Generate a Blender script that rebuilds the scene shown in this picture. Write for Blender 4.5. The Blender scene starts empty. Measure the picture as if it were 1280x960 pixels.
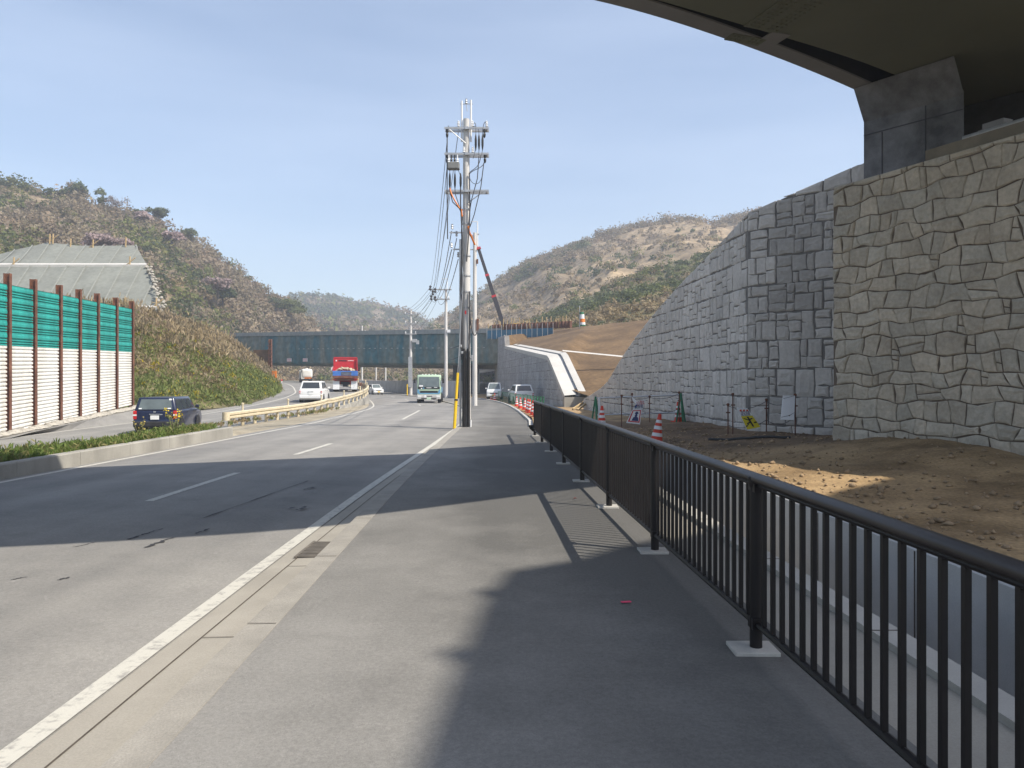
import bpy, bmesh, math, random
import numpy as np
from mathutils import Vector, Matrix, noise as mnoise

random.seed(7)
RNG = np.random.default_rng(11)
SC = bpy.context.scene
COL = SC.collection
CAM_H = 1.65
F_PX, CX, HOR = 960.0, 640.0, 475.0


def at(px, py, y):
    """a surveyed point: direction seen in the photo, at distance y"""
    return Vector(((px - CX) / F_PX * y, y, CAM_H + (HOR - py) / F_PX * y))


def curve(pts):
    """smooth function through (t, value) pairs"""
    T = np.array([p[0] for p in pts], float)
    V = np.array([p[1] for p in pts], float)
    M = np.zeros(len(T))
    d = np.diff(V) / np.diff(T)
    M[0], M[-1] = d[0], d[-1]
    for i in range(1, len(T) - 1):
        M[i] = 0 if d[i - 1] * d[i] < 0 else (d[i - 1] * (T[i + 1] - T[i]) + d[i] * (T[i] - T[i - 1])) / (T[i + 1] - T[i - 1])

    def f(t):
        t = float(t)
        if t <= T[0]:
            return float(V[0] + M[0] * (t - T[0]))
        if t >= T[-1]:
            return float(V[-1] + M[-1] * (t - T[-1]))
        i = int(np.searchsorted(T, t) - 1)
        h = T[i + 1] - T[i]
        u = (t - T[i]) / h
        return float((2*u**3 - 3*u*u + 1)*V[i] + (u**3 - 2*u*u + u)*h*M[i] + (-2*u**3 + 3*u*u)*V[i+1] + (u**3 - u*u)*h*M[i+1])
    return f


# ------------------------------------------------------------------ objects
def tag(o, label=None, cat=None, group=None, kind=None):
    if label: o['label'] = label
    if cat: o['category'] = cat
    if group: o['group'] = group
    if kind: o['kind'] = kind
    return o


def thing(name, loc, label, cat, group=None, rz=0.0):
    o = bpy.data.objects.new(name, None)
    o.empty_display_size = 0.2
    COL.objects.link(o)
    o.location = loc
    o.rotation_euler = (0, 0, rz)
    return tag(o, label, cat, group)


def children(o):
    return [c for c in bpy.data.objects if c.parent == o]


def copy_tree(o, parent=None, kids=None):
    c = o.copy()
    COL.objects.link(c)
    c.parent = parent
    for ch in children(o):
        copy_tree(ch, c)
    return c


def root_loc(o):
    v = Vector((0, 0, 0))
    while o is not None:
        v += Vector(o.location)
        o = o.parent
    return v


class MB:
    def __init__(self):
        self.v, self.f, self.m, self.c = [], [], [], []

    def add(self, vs, fs, m=0, col=None):
        b = len(self.v)
        self.v += [tuple(p) for p in vs]
        self.f += [tuple(i + b for i in f) for f in fs]
        self.m += [m] * len(fs)
        self.c += [col if col else (1, 1, 1)] * len(vs)
        return self

    def box(self, c, s, m=0, rz=0.0, mat=None, col=None):
        x, y, z = s[0] / 2, s[1] / 2, s[2] / 2
        vs = [Vector(p) for p in ((-x,-y,-z),(x,-y,-z),(x,y,-z),(-x,y,-z),(-x,-y,z),(x,-y,z),(x,y,z),(-x,y,z))]
        if rz:
            R = Matrix.Rotation(rz, 3, 'Z'); vs = [R @ p for p in vs]
        if mat is not None:
            vs = [mat @ p for p in vs]
        vs = [p + Vector(c) for p in vs]
        return self.add(vs, [(0,3,2,1),(4,5,6,7),(0,1,5,4),(1,2,6,5),(2,3,7,6),(3,0,4,7)], m, col)

    def tube(self, pts, r, n=8, m=0, cap=True, col=None):
        pts = [Vector(p) for p in pts]
        rs = r if isinstance(r, (list, tuple)) else [r] * len(pts)
        vs, fs = [], []
        prev = None
        for i, p in enumerate(pts):
            t = (pts[min(i + 1, len(pts) - 1)] - pts[max(i - 1, 0)]).normalized()
            if prev is None:
                a = t.orthogonal().normalized()
            else:
                a = (prev - t * prev.dot(t))
                a = a.normalized() if a.length > 1e-6 else t.orthogonal().normalized()
            prev = a
            b = t.cross(a)
            for k in range(n):
                w = 2 * math.pi * k / n
                vs.append(p + (a * math.cos(w) + b * math.sin(w)) * rs[i])
        for i in range(len(pts) - 1):
            for k in range(n):
                k2 = (k + 1) % n
                fs.append((i*n + k, i*n + k2, (i+1)*n + k2, (i+1)*n + k))
        if cap:
            fs.append(tuple(range(n - 1, -1, -1)))
            fs.append(tuple((len(pts) - 1) * n + k for k in range(n)))
        return self.add(vs, fs, m, col)

    def lathe(self, prof, c=(0, 0, 0), n=16, m=0, axis='Z', cap=True):
        """prof: list of (radius, height)"""
        vs, fs = [], []
        for r, h in prof:
            for k in range(n):
                w = 2 * math.pi * k / n
                p = (r * math.cos(w), r * math.sin(w), h)
                if axis == 'X': p = (p[2], p[0], p[1])
                if axis == 'Y': p = (p[1], p[2], p[0])
                vs.append((p[0] + c[0], p[1] + c[1], p[2] + c[2]))
        for i in range(len(prof) - 1):
            for k in range(n):
                k2 = (k + 1) % n
                fs.append((i*n + k, i*n + k2, (i+1)*n + k2, (i+1)*n + k))
        if cap:
            fs.append(tuple(range(n - 1, -1, -1)))
            fs.append(tuple((len(prof) - 1) * n + k for k in range(n)))
        return self.add(vs, fs, m)

    def prism(self, poly, z0, z1, m=0):
        n = len(poly)
        vs = [(p[0], p[1], z0) for p in poly] + [(p[0], p[1], z1) for p in poly]
        fs = [tuple(range(n - 1, -1, -1)), tuple(range(n, 2 * n))]
        fs += [(i, (i + 1) % n, n + (i + 1) % n, n + i) for i in range(n)]
        return self.add(vs, fs, m)

    def extrude_x(self, poly_yz, x0, x1, m=0):
        n = len(poly_yz)
        vs = [(x0, p[0], p[1]) for p in poly_yz] + [(x1, p[0], p[1]) for p in poly_yz]
        fs = [tuple(range(n - 1, -1, -1)), tuple(range(n, 2 * n))]
        fs += [(i, (i + 1) % n, n + (i + 1) % n, n + i) for i in range(n)]
        return self.add(vs, fs, m)

    def grid(self, P, m=0, col=None):
        """P[i][j] points"""
        ni, nj = len(P), len(P[0])
        vs = [p for row in P for p in row]
        fs = [(i*nj + j, i*nj + j + 1, (i+1)*nj + j + 1, (i+1)*nj + j) for i in range(ni - 1) for j in range(nj - 1)]
        return self.add(vs, fs, m, col)

    def build(self, name, mats, parent=None, world=False, smooth=False, bevel=0.0, seg=2, angle=35, colors=False, fixn=True):
        me = bpy.data.meshes.new(name)
        off = root_loc(parent) if (world and parent is not None) else Vector((0, 0, 0))
        vs = [tuple(Vector(p) - off) for p in self.v] if off.length else self.v
        me.from_pydata(vs, [], self.f)
        mats = mats if isinstance(mats, (list, tuple)) else [mats]
        for mt in mats:
            me.materials.append(mt)
        if len(mats) > 1:
            me.polygons.foreach_set('material_index', self.m)
        if colors:
            at_ = me.color_attributes.new('tint', 'FLOAT_COLOR', 'POINT')
            a = np.ones((len(self.v), 4), np.float32); a[:, :3] = np.array(self.c, np.float32)
            at_.data.foreach_set('color', a.ravel())
        if bevel or fixn:
            bm = bmesh.new(); bm.from_mesh(me)
            if bevel:
                bmesh.ops.remove_doubles(bm, verts=bm.verts, dist=1e-5)
                es = [e for e in bm.edges if len(e.link_faces) == 2 and e.calc_face_angle(0) > math.radians(angle)]
                bmesh.ops.bevel(bm, geom=es, offset=bevel, segments=seg, profile=0.5, affect='EDGES', clamp_overlap=True)
            bmesh.ops.recalc_face_normals(bm, faces=bm.faces)
            bm.to_mesh(me); bm.free()
        if smooth:
            me.polygons.foreach_set('use_smooth', [True] * len(me.polygons))
            if hasattr(me, 'set_sharp_from_angle'):
                me.set_sharp_from_angle(angle=math.radians(40))
        me.update()
        o = bpy.data.objects.new(name, me)
        COL.objects.link(o)
        if parent is not None:
            o.parent = parent
        return o


def raw_mesh(name, V, Fq, mat, C=None, parent=None):
    """fast mesh from numpy: V (n,3), Fq (m,k)"""
    me = bpy.data.meshes.new(name)
    n, m, k = len(V), len(Fq), Fq.shape[1]
    me.vertices.add(n); me.vertices.foreach_set('co', np.ascontiguousarray(V, np.float32).ravel())
    me.loops.add(m * k); me.loops.foreach_set('vertex_index', np.ascontiguousarray(Fq, np.int32).ravel())
    me.polygons.add(m); me.polygons.foreach_set('loop_start', np.arange(0, m * k, k, dtype=np.int32))
    if C is not None:
        a_ = me.color_attributes.new('tint', 'FLOAT_COLOR', 'POINT')
        a = np.ones((n, 4), np.float32); a[:, :3] = C
        a_.data.foreach_set('color', a.ravel())
    me.materials.append(mat)
    me.update(calc_edges=True); me.validate()
    o = bpy.data.objects.new(name, me); COL.objects.link(o)
    if parent is not None: o.parent = parent
    return o


def text_part(txt, size, name, mat, parent, loc, rot, wide=None):
    cu = bpy.data.curves.new('lettering', 'FONT')
    cu.body = txt; cu.size = size; cu.align_x = 'CENTER'; cu.align_y = 'CENTER'; cu.extrude = 0.002
    tmp = bpy.data.objects.new('lettering', cu); COL.objects.link(tmp)
    bpy.context.view_layer.update()
    dg = bpy.context.evaluated_depsgraph_get()
    me = bpy.data.meshes.new_from_object(tmp.evaluated_get(dg))
    bpy.data.objects.remove(tmp); bpy.data.curves.remove(cu)
    me.materials.clear(); me.materials.append(mat)
    o = bpy.data.objects.new(name, me); COL.objects.link(o)
    o.parent = parent; o.location = loc; o.rotation_euler = rot
    if wide:
        xs = [v.co.x for v in me.vertices]
        if xs:
            k = wide / max(1e-6, max(xs) - min(xs))
            o.scale = (k, 1, 1)
    return o


# ------------------------------------------------------------------ materials
def new_mat(name):
    m = bpy.data.materials.new(name); m.use_nodes = True
    nt = m.node_tree
    b = nt.nodes['Principled BSDF']
    return m, nt, b


def N(nt, typ, **kw):
    n = nt.nodes.new(typ)
    for k, v in kw.items():
        setattr(n, k, v)
    return n


def mat(name, col, rough=0.8, var=0.12, scale=3.0, bump=0.0, bscale=40.0, metal=0.0, col2=None, fine=0.0,
        fscale=90.0, stretch=(1, 1, 1), coat=0.0, spec=0.5, tint=False, coords='Object', ramp=(0.35, 0.65), bdist=0.02):
    m, nt, b = new_mat(name)
    L = nt.links.new
    b.inputs['Roughness'].default_value = rough
    b.inputs['Metallic'].default_value = metal
    b.inputs['Specular IOR Level'].default_value = spec
    if coat: b.inputs['Coat Weight'].default_value = coat; b.inputs['Coat Roughness'].default_value = 0.06
    if coords == 'World':
        g = N(nt, 'ShaderNodeNewGeometry'); src = g.outputs['Position']
    else:
        g = N(nt, 'ShaderNodeTexCoord'); src = g.outputs['Object']
    mp = N(nt, 'ShaderNodeMapping'); mp.inputs['Scale'].default_value = stretch
    L(src, mp.inputs['Vector'])
    no = N(nt, 'ShaderNodeTexNoise'); no.inputs['Scale'].default_value = scale
    no.inputs['Detail'].default_value = 6; no.inputs['Roughness'].default_value = 0.62
    L(mp.outputs[0], no.inputs['Vector'])
    cr = N(nt, 'ShaderNodeValToRGB')
    c1 = [c * (1 - var) for c in col]; c2 = [min(1, c * (1 + var)) for c in col] if col2 is None else col2
    cr.color_ramp.elements[0].position = ramp[0]; cr.color_ramp.elements[1].position = ramp[1]
    cr.color_ramp.elements[0].color = (*c1, 1); cr.color_ramp.elements[1].color = (*c2, 1)
    L(no.outputs['Fac'], cr.inputs['Fac'])
    out = cr.outputs['Color']
    if fine:
        n2 = N(nt, 'ShaderNodeTexNoise'); n2.inputs['Scale'].default_value = fscale; n2.inputs['Detail'].default_value = 3
        L(src, n2.inputs['Vector'])
        mr = N(nt, 'ShaderNodeMapRange'); mr.inputs['From Min'].default_value = 0.3; mr.inputs['From Max'].default_value = 0.7
        mr.inputs['To Min'].default_value = 1 - fine; mr.inputs['To Max'].default_value = 1 + fine
        L(n2.outputs['Fac'], mr.inputs['Value'])
        mx = N(nt, 'ShaderNodeVectorMath', operation='SCALE')
        L(out, mx.inputs[0]); L(mr.outputs[0], mx.inputs['Scale']); out = mx.outputs[0]
    if tint:
        a = N(nt, 'ShaderNodeAttribute'); a.attribute_name = 'tint'
        mu = N(nt, 'ShaderNodeVectorMath', operation='MULTIPLY')
        L(out, mu.inputs[0]); L(a.outputs['Color'], mu.inputs[1]); out = mu.outputs[0]
    L(out, b.inputs['Base Color'])
    if bump:
        n3 = N(nt, 'ShaderNodeTexNoise'); n3.inputs['Scale'].default_value = bscale; n3.inputs['Detail'].default_value = 5
        L(src, n3.inputs['Vector'])
        bp = N(nt, 'ShaderNodeBump'); bp.inputs['Strength'].default_value = bump; bp.inputs['Distance'].default_value = bdist
        L(n3.outputs['Fac'], bp.inputs['Height']); L(bp.outputs[0], b.inputs['Normal'])
    return m


def asphalt(name, base, worn, streak_x=0.5, fine=0.16, stain=0.1, dust=False):
    """streaky, stained, speckled asphalt in world coordinates"""
    m, nt, b = new_mat(name); L = nt.links.new
    b.inputs['Roughness'].default_value = 0.92; b.inputs['Specular IOR Level'].default_value = 0.25
    g = N(nt, 'ShaderNodeNewGeometry'); P = g.outputs['Position']
    mp = N(nt, 'ShaderNodeMapping'); mp.inputs['Scale'].default_value = (1.0, 0.05, 1)
    L(P, mp.inputs['Vector'])
    s = N(nt, 'ShaderNodeTexNoise'); s.inputs['Scale'].default_value = streak_x; s.inputs['Detail'].default_value = 5
    L(mp.outputs[0], s.inputs['Vector'])
    p = N(nt, 'ShaderNodeTexNoise'); p.inputs['Scale'].default_value = 0.55; p.inputs['Detail'].default_value = 9; p.inputs['Roughness'].default_value = 0.7
    L(P, p.inputs['Vector'])
    ad = N(nt, 'ShaderNodeMath', operation='ADD'); L(s.outputs['Fac'], ad.inputs[0]); L(p.outputs['Fac'], ad.inputs[1])
    hf = N(nt, 'ShaderNodeMath', operation='MULTIPLY'); hf.inputs[1].default_value = 0.5; L(ad.outputs[0], hf.inputs[0])
    if dust:      # site dust tracked over the first metres of the footway
        sx = N(nt, 'ShaderNodeSeparateXYZ'); L(P, sx.inputs[0])
        dm = N(nt, 'ShaderNodeMapRange'); dm.inputs['From Min'].default_value = 3.0; dm.inputs['From Max'].default_value = 9
        dm.inputs['To Min'].default_value = 0.10; dm.inputs['To Max'].default_value = -0.06; L(sx.outputs['Y'], dm.inputs['Value'])
        dx = N(nt, 'ShaderNodeMapRange'); dx.inputs['From Min'].default_value = -1.5; dx.inputs['From Max'].default_value = 1.5
        dx.inputs['To Min'].default_value = 0.04; dx.inputs['To Max'].default_value = -0.12; L(sx.outputs['X'], dx.inputs['Value'])
        d1 = N(nt, 'ShaderNodeMath', operation='ADD'); L(dm.outputs[0], d1.inputs[0]); L(dx.outputs[0], d1.inputs[1])
        d2 = N(nt, 'ShaderNodeMath', operation='ADD'); L(hf.outputs[0], d2.inputs[0]); L(d1.outputs[0], d2.inputs[1]); hf = d2
    cr = N(nt, 'ShaderNodeValToRGB'); cr.color_ramp.elements[0].position = 0.36; cr.color_ramp.elements[1].position = 0.64
    cr.color_ramp.elements[0].color = (*base, 1); cr.color_ramp.elements[1].color = (*worn, 1)
    L(hf.outputs[0], cr.inputs['Fac'])
    fn = N(nt, 'ShaderNodeTexNoise'); fn.inputs['Scale'].default_value = 120; fn.inputs['Detail'].default_value = 4; fn.inputs['Roughness'].default_value = 0.75
    L(P, fn.inputs['Vector'])
    mr = N(nt, 'ShaderNodeMapRange'); mr.inputs['From Min'].default_value = 0.3; mr.inputs['From Max'].default_value = 0.7
    mr.inputs['To Min'].default_value = 1 - fine; mr.inputs['To Max'].default_value = 1 + fine
    L(fn.outputs['Fac'], mr.inputs['Value'])
    st = N(nt, 'ShaderNodeTexNoise'); st.inputs['Scale'].default_value = 2.3; st.inputs['Detail'].default_value = 4
    L(P, st.inputs['Vector'])
    m2 = N(nt, 'ShaderNodeMapRange'); m2.inputs['From Min'].default_value = 0.6; m2.inputs['From Max'].default_value = 0.74
    m2.inputs['To Min'].default_value = 1; m2.inputs['To Max'].default_value = 1 - stain
    L(st.outputs['Fac'], m2.inputs['Value'])
    mm0 = N(nt, 'ShaderNodeMath', operation='MULTIPLY'); L(mr.outputs[0], mm0.inputs[0]); L(m2.outputs[0], mm0.inputs[1])
    sp_ = N(nt, 'ShaderNodeTexNoise'); sp_.inputs['Scale'].default_value = 5.5; sp_.inputs['Detail'].default_value = 8; sp_.inputs['Roughness'].default_value = 0.72; sp_.inputs['Distortion'].default_value = 0.6
    L(P, sp_.inputs['Vector'])
    gr_ = N(nt, 'ShaderNodeTexNoise'); gr_.inputs['Scale'].default_value = 38; gr_.inputs['Detail'].default_value = 6; gr_.inputs['Roughness'].default_value = 0.8
    L(P, gr_.inputs['Vector'])
    m4 = N(nt, 'ShaderNodeMapRange'); m4.inputs['From Min'].default_value = 0.34; m4.inputs['From Max'].default_value = 0.66; m4.inputs['To Min'].default_value = .84; m4.inputs['To Max'].default_value = 1.16
    L(gr_.outputs['Fac'], m4.inputs['Value'])
    mmg = N(nt, 'ShaderNodeMath', operation='MULTIPLY'); L(mm0.outputs[0], mmg.inputs[0]); L(m4.outputs[0], mmg.inputs[1]); mm0 = mmg
    m3 = N(nt, 'ShaderNodeMapRange'); m3.inputs['From Min'].default_value = 0.62; m3.inputs['From Max'].default_value = 0.72
    m3.inputs['To Min'].default_value = 1; m3.inputs['To Max'].default_value = 1.22
    L(sp_.outputs['Fac'], m3.inputs['Value'])
    mm = N(nt, 'ShaderNodeMath', operation='MULTIPLY'); L(mm0.outputs[0], mm.inputs[0]); L(m3.outputs[0], mm.inputs[1])
    mx = N(nt, 'ShaderNodeVectorMath', operation='SCALE'); L(cr.outputs['Color'], mx.inputs[0]); L(mm.outputs[0], mx.inputs['Scale'])
    L(mx.outputs[0], b.inputs['Base Color'])
    bp = N(nt, 'ShaderNodeBump'); bp.inputs['Strength'].default_value = 0.5; bp.inputs['Distance'].default_value = 0.006
    L(fn.outputs['Fac'], bp.inputs['Height']); L(bp.outputs[0], b.inputs['Normal'])
    return m


def leaf_mat(name, trans=0.25):
    m, nt, b = new_mat(name); L = nt.links.new
    a = N(nt, 'ShaderNodeAttribute'); a.attribute_name = 'tint'
    L(a.outputs['Color'], b.inputs['Base Color'])
    b.inputs['Roughness'].default_value = 0.75; b.inputs['Specular IOR Level'].default_value = 0.2
    t = N(nt, 'ShaderNodeBsdfTranslucent'); L(a.outputs['Color'], t.inputs['Color'])
    mx = N(nt, 'ShaderNodeMixShader'); mx.inputs[0].default_value = trans
    L(b.outputs[0], mx.inputs[1]); L(t.outputs[0], mx.inputs[2])
    L(mx.outputs[0], nt.nodes['Material Output'].inputs['Surface'])
    return m


def glass_dark(name, col=(0.03, 0.035, 0.04)):
    m, nt, b = new_mat(name)
    no = N(nt, 'ShaderNodeTexNoise'); no.inputs['Scale'].default_value = 2.5
    cr = N(nt, 'ShaderNodeValToRGB'); cr.color_ramp.elements[0].color = (*[c * .6 for c in col], 1); cr.color_ramp.elements[1].color = (*[c * 1.6 for c in col], 1)
    tc = N(nt, 'ShaderNodeTexCoord'); nt.links.new(tc.outputs['Object'], no.inputs['Vector'])
    nt.links.new(no.outputs['Fac'], cr.inputs['Fac']); nt.links.new(cr.outputs['Color'], b.inputs['Base Color'])
    b.inputs['Roughness'].default_value = 0.06; b.inputs['Specular IOR Level'].default_value = 0.7
    return m


M = {}
M['road'] = asphalt('old_road_asphalt', (0.17, 0.165, 0.157), (0.285, 0.272, 0.25), 0.9)
M['path'] = asphalt('footway_asphalt', (0.12, 0.116, 0.108), (0.25, 0.24, 0.222), 0.45, 0.15, dust=True)
M['white_paint'] = mat('road_paint', (0.52, 0.50, 0.44), 0.8, 0.0, 16, col2=(0.30, 0.285, 0.26), ramp=(0.50, 0.68), coords='World', bump=0.2, bscale=60)
M['gutter'] = mat('gutter_concrete', (0.32, 0.295, 0.25), 0.9, 0.1, 1.2, fine=0.08, coords='World', bump=0.15, bscale=120)
M['kerb'] = mat('kerb_concrete', (0.29, 0.27, 0.235), 0.9, 0.11, 3, fine=0.12, coords='World', bump=0.25, bscale=60)
M['joint'] = mat('dirt_in_joint', (0.08, 0.065, 0.05), 0.95, 0.3, 8)
M['conc'] = mat('pale_concrete', (0.42, 0.40, 0.36), 0.88, 0.12, 0.9, fine=0.06, bump=0.12, bscale=60, coords='World')
M['conc_grey'] = mat('grey_concrete', (0.46, 0.455, 0.445), 0.88, 0.16, 0.7, fine=0.07, bump=0.12, bscale=50, coords='World')
M['conc_wall'] = mat('weathered_concrete', (0.30, 0.285, 0.25), 0.9, 0.22, 0.8, fine=0.1, bump=0.2, bscale=30, coords='World', stretch=(1, 1, .5))
M['conc_white'] = mat('fresh_concrete', (0.50, 0.48, 0.44), 0.88, 0.08, 0.9, fine=0.05, coords='World')
M['dirt'] = mat('excavated_earth', (0.24, 0.15, 0.063), 0.98, 0.28, 0.7, fine=0.25, fscale=26, bump=0.5, bscale=16, coords='World', col2=(0.43, 0.29, 0.145), bdist=0.04)
_m = M['dirt']; _nt = _m.node_tree; _b = _nt.nodes['Principled BSDF']      # darker soil band in front of the grey wall
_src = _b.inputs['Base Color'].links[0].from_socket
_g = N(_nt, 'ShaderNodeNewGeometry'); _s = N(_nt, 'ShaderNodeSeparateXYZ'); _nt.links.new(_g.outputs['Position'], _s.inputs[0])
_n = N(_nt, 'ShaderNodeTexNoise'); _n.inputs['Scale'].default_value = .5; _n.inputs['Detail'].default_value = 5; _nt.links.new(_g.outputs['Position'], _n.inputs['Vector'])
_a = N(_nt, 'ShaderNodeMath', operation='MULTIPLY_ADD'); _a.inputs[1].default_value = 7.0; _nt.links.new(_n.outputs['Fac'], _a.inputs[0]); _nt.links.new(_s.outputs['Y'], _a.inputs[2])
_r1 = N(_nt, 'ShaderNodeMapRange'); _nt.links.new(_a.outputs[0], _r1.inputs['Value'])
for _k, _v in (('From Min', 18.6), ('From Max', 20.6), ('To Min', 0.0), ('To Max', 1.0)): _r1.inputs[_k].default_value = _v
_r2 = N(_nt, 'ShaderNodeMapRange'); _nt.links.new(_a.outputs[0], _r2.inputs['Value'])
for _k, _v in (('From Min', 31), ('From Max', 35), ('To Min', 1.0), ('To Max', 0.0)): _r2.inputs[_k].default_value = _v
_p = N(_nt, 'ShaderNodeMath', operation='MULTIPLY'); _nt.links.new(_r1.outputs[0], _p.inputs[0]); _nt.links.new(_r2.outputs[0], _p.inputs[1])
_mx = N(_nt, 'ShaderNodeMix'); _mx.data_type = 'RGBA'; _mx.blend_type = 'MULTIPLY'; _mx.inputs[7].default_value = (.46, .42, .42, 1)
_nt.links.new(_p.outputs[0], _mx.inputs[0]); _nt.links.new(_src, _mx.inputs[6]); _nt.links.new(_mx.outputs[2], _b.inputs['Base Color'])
M['slope_earth'] = mat('bare_slope_earth', (0.112, 0.066, 0.028), 0.98, 0.2, 0.25, fine=0.3, fscale=3.5, bump=0.6, bscale=4, coords='World', col2=(0.17, 0.105, 0.048))
M['sand'] = mat('sandy_verge', (0.30, 0.26, 0.19), 0.97, 0.25, 0.8, fine=0.2, fscale=20, bump=0.4, bscale=20, coords='World')
M['ground'] = mat('field_soil', (0.13, 0.115, 0.07), 0.97, 0.3, 0.06, fine=0.2, fscale=1.0, coords='World')
M['hill_brown'] = mat('hill_soil', (0.19, 0.145, 0.092), 0.97, 0.35, 0.05, fine=0.3, fscale=0.5, coords='World')
M['hill_rock'] = mat('dry_rocky_slope', (0.22, 0.16, 0.092), 0.97, 0.38, 0.035, fine=0.35, fscale=0.35, bump=0.8, bscale=.2, coords='World', col2=(0.36, 0.27, 0.165), bdist=2.0)
M['grass_soil'] = mat('grassy_soil', (0.10, 0.095, 0.035), 0.97, 0.35, 0.25, fine=0.3, fscale=2.5, coords='World', col2=(0.19, 0.16, 0.075))
M['leaf'] = leaf_mat('foliage', 0.38)
M['grass'] = leaf_mat('grass_blades', 0.3)
M['bark'] = mat('bark', (0.10, 0.08, 0.06), 0.95, 0.3, 4)
M['stone_warm'] = mat('warm_split_stone', (0.455, 0.40, 0.32), 0.92, 0.12, 2.0, fine=0.12, fscale=14, bump=0.5, bscale=9, tint=True, bdist=0.035)
M['stone_grey'] = mat('grey_split_stone', (0.54, 0.50, 0.45), 0.92, 0.10, 1.2, fine=0.08, fscale=12, bump=0.45, bscale=8, tint=True, bdist=0.03)
M['stone_far'] = mat('grey_block_facing', (0.36, 0.355, 0.35), 0.92, 0.14, 1.2, fine=0.1, fscale=12, bump=0.7, bscale=8, tint=True, bdist=0.03)
M['mortar_warm'] = mat('brown_mortar', (0.15, 0.118, 0.092), 0.97, 0.2, 3)
M['mortar_grey'] = mat('grey_mortar', (0.19, 0.178, 0.165), 0.97, 0.2, 3)
M['brown_metal'] = mat('dark_brown_metal', (0.014, 0.0115, 0.011), 0.5, 0.2, 3, metal=0.0, spec=0.3)
M['steel'] = mat('galvanised_steel', (0.46, 0.46, 0.46), 0.45, 0.12, 5, metal=0.55)
M['pole'] = mat('pole_concrete', (0.56, 0.54, 0.51), 0.85, 0.12, 2.5, fine=0.06, stretch=(1, 1, .25))
M['rust'] = mat('rusty_steel', (0.125, 0.052, 0.034), 0.85, 0.3, 3, fine=0.2, fscale=25, col2=(0.20, 0.085, 0.05))
M['teal'] = mat('teal_sheet', (0.022, 0.29, 0.25), 0.5, 0.22, 1.3, fine=.1, fscale=6, stretch=(1, 1, .2))
M['sheet'] = mat('cream_sheet', (0.76, 0.745, 0.70), 0.5, 0.0, 1.6, fine=.05, fscale=7, stretch=(1, 1, .12), col2=(0.60, 0.565, 0.49), ramp=(.48, .78))
M['cream'] = mat('cream_rail_paint', (0.56, 0.48, 0.33), 0.6, 0.12, 3, fine=.06)
M['black'] = mat('black_plastic', (0.012, 0.012, 0.013), 0.5, 0.1, 4)
M['rubber'] = mat('tyre_rubber', (0.018, 0.018, 0.018), 0.85, 0.2, 6)
M['dark'] = mat('underbody', (0.02, 0.02, 0.022), 0.8, 0.3, 4)
M['glass'] = glass_dark('tinted_glass')
M['glass_clear'] = glass_dark('windscreen_glass', (0.10, 0.12, 0.12))
M['chrome'] = mat('bright_metal', (0.6, 0.6, 0.6), 0.25, 0.05, 5, metal=0.9)
M['silver'] = mat('silver_paint', (0.55, 0.54, 0.51), 0.4, 0.06, 3, metal=0.2)
M['white_car'] = mat('white_car_paint', (0.72, 0.72, 0.70), 0.3, 0.03, 2, coat=0.5)
M['blue_car'] = mat('navy_car_paint', (0.007, 0.012, 0.04), 0.32, 0.1, 2, coat=0.6)
M['red_paint'] = mat('red_truck_paint', (0.45, 0.018, 0.028), 0.45, 0.12, 2)
M['blue_paint'] = mat('blue_truck_paint', (0.045, 0.15, 0.45), 0.45, 0.15, 2)
M['green_paint'] = mat('pale_green_truck_paint', (0.36, 0.47, 0.34), 0.4, 0.06, 2)
M['sky_paint'] = mat('light_blue_truck_paint', (0.12, 0.30, 0.47), 0.4, 0.06, 2)
M['red_lamp'] = mat('red_lamp', (0.5, 0.012, 0.012), 0.25, 0.1, 6, coat=0.4)
M['orange_lamp'] = mat('orange_lamp', (0.6, 0.17, 0.02), 0.3, 0.1, 6)
M['clear_lamp'] = mat('clear_lamp', (0.72, 0.72, 0.7), 0.15, 0.05, 6, coat=0.5)
M['plate'] = mat('number_plate_white', (0.75, 0.75, 0.73), 0.5, 0.03, 5)
M['plate_yellow'] = mat('number_plate_yellow', (0.72, 0.46, 0.02), 0.5, 0.03, 5)
M['cone'] = mat('orange_red_cone', (0.60, 0.045, 0.02), 0.6, 0.1, 4)
M['reflect'] = mat('white_band', (0.72, 0.72, 0.72), 0.5, 0.04, 6)
M['yellow'] = mat('safety_yellow', (0.75, 0.48, 0.012), 0.5, 0.06, 4)
M['orange'] = mat('orange_cover', (0.72, 0.20, 0.02), 0.5, 0.08, 4)
M['sign_yellow'] = mat('sign_yellow', (0.66, 0.54, 0.02), 0.5, 0.05, 4)
M['sign_white'] = mat('sign_white', (0.74, 0.74, 0.74), 0.5, 0.04, 4)
M['sign_red'] = mat('sign_red', (0.55, 0.02, 0.03), 0.5, 0.06, 4)
M['sign_blue'] = mat('sign_blue', (0.02, 0.035, 0.14), 0.5, 0.06, 4)
M['sign_black'] = mat('sign_black', (0.015, 0.015, 0.02), 0.5, 0.06, 4)
M['net_green'] = mat('green_net', (0.03, 0.16, 0.08), 0.8, 0.2, 5)
M['net_blue'] = mat('blue_green_net', (0.035, 0.125, 0.15), 0.85, 0.0, 0.6, col2=(0.19, 0.20, 0.165), fine=.25, fscale=1.6, stretch=(1, 1, .14), ramp=(.38, .66), coords='World')
M['net_bright'] = mat('fresh_blue_net', (0.05, 0.16, 0.25), 0.85, 0.3, 0.8, stretch=(1, 1, .3), coords='World')
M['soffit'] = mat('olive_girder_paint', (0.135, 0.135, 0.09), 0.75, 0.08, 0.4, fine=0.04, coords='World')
M['girder_grey'] = mat('grey_girder', (0.22, 0.21, 0.20), 0.8, 0.1, 0.8, coords='World')
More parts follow.
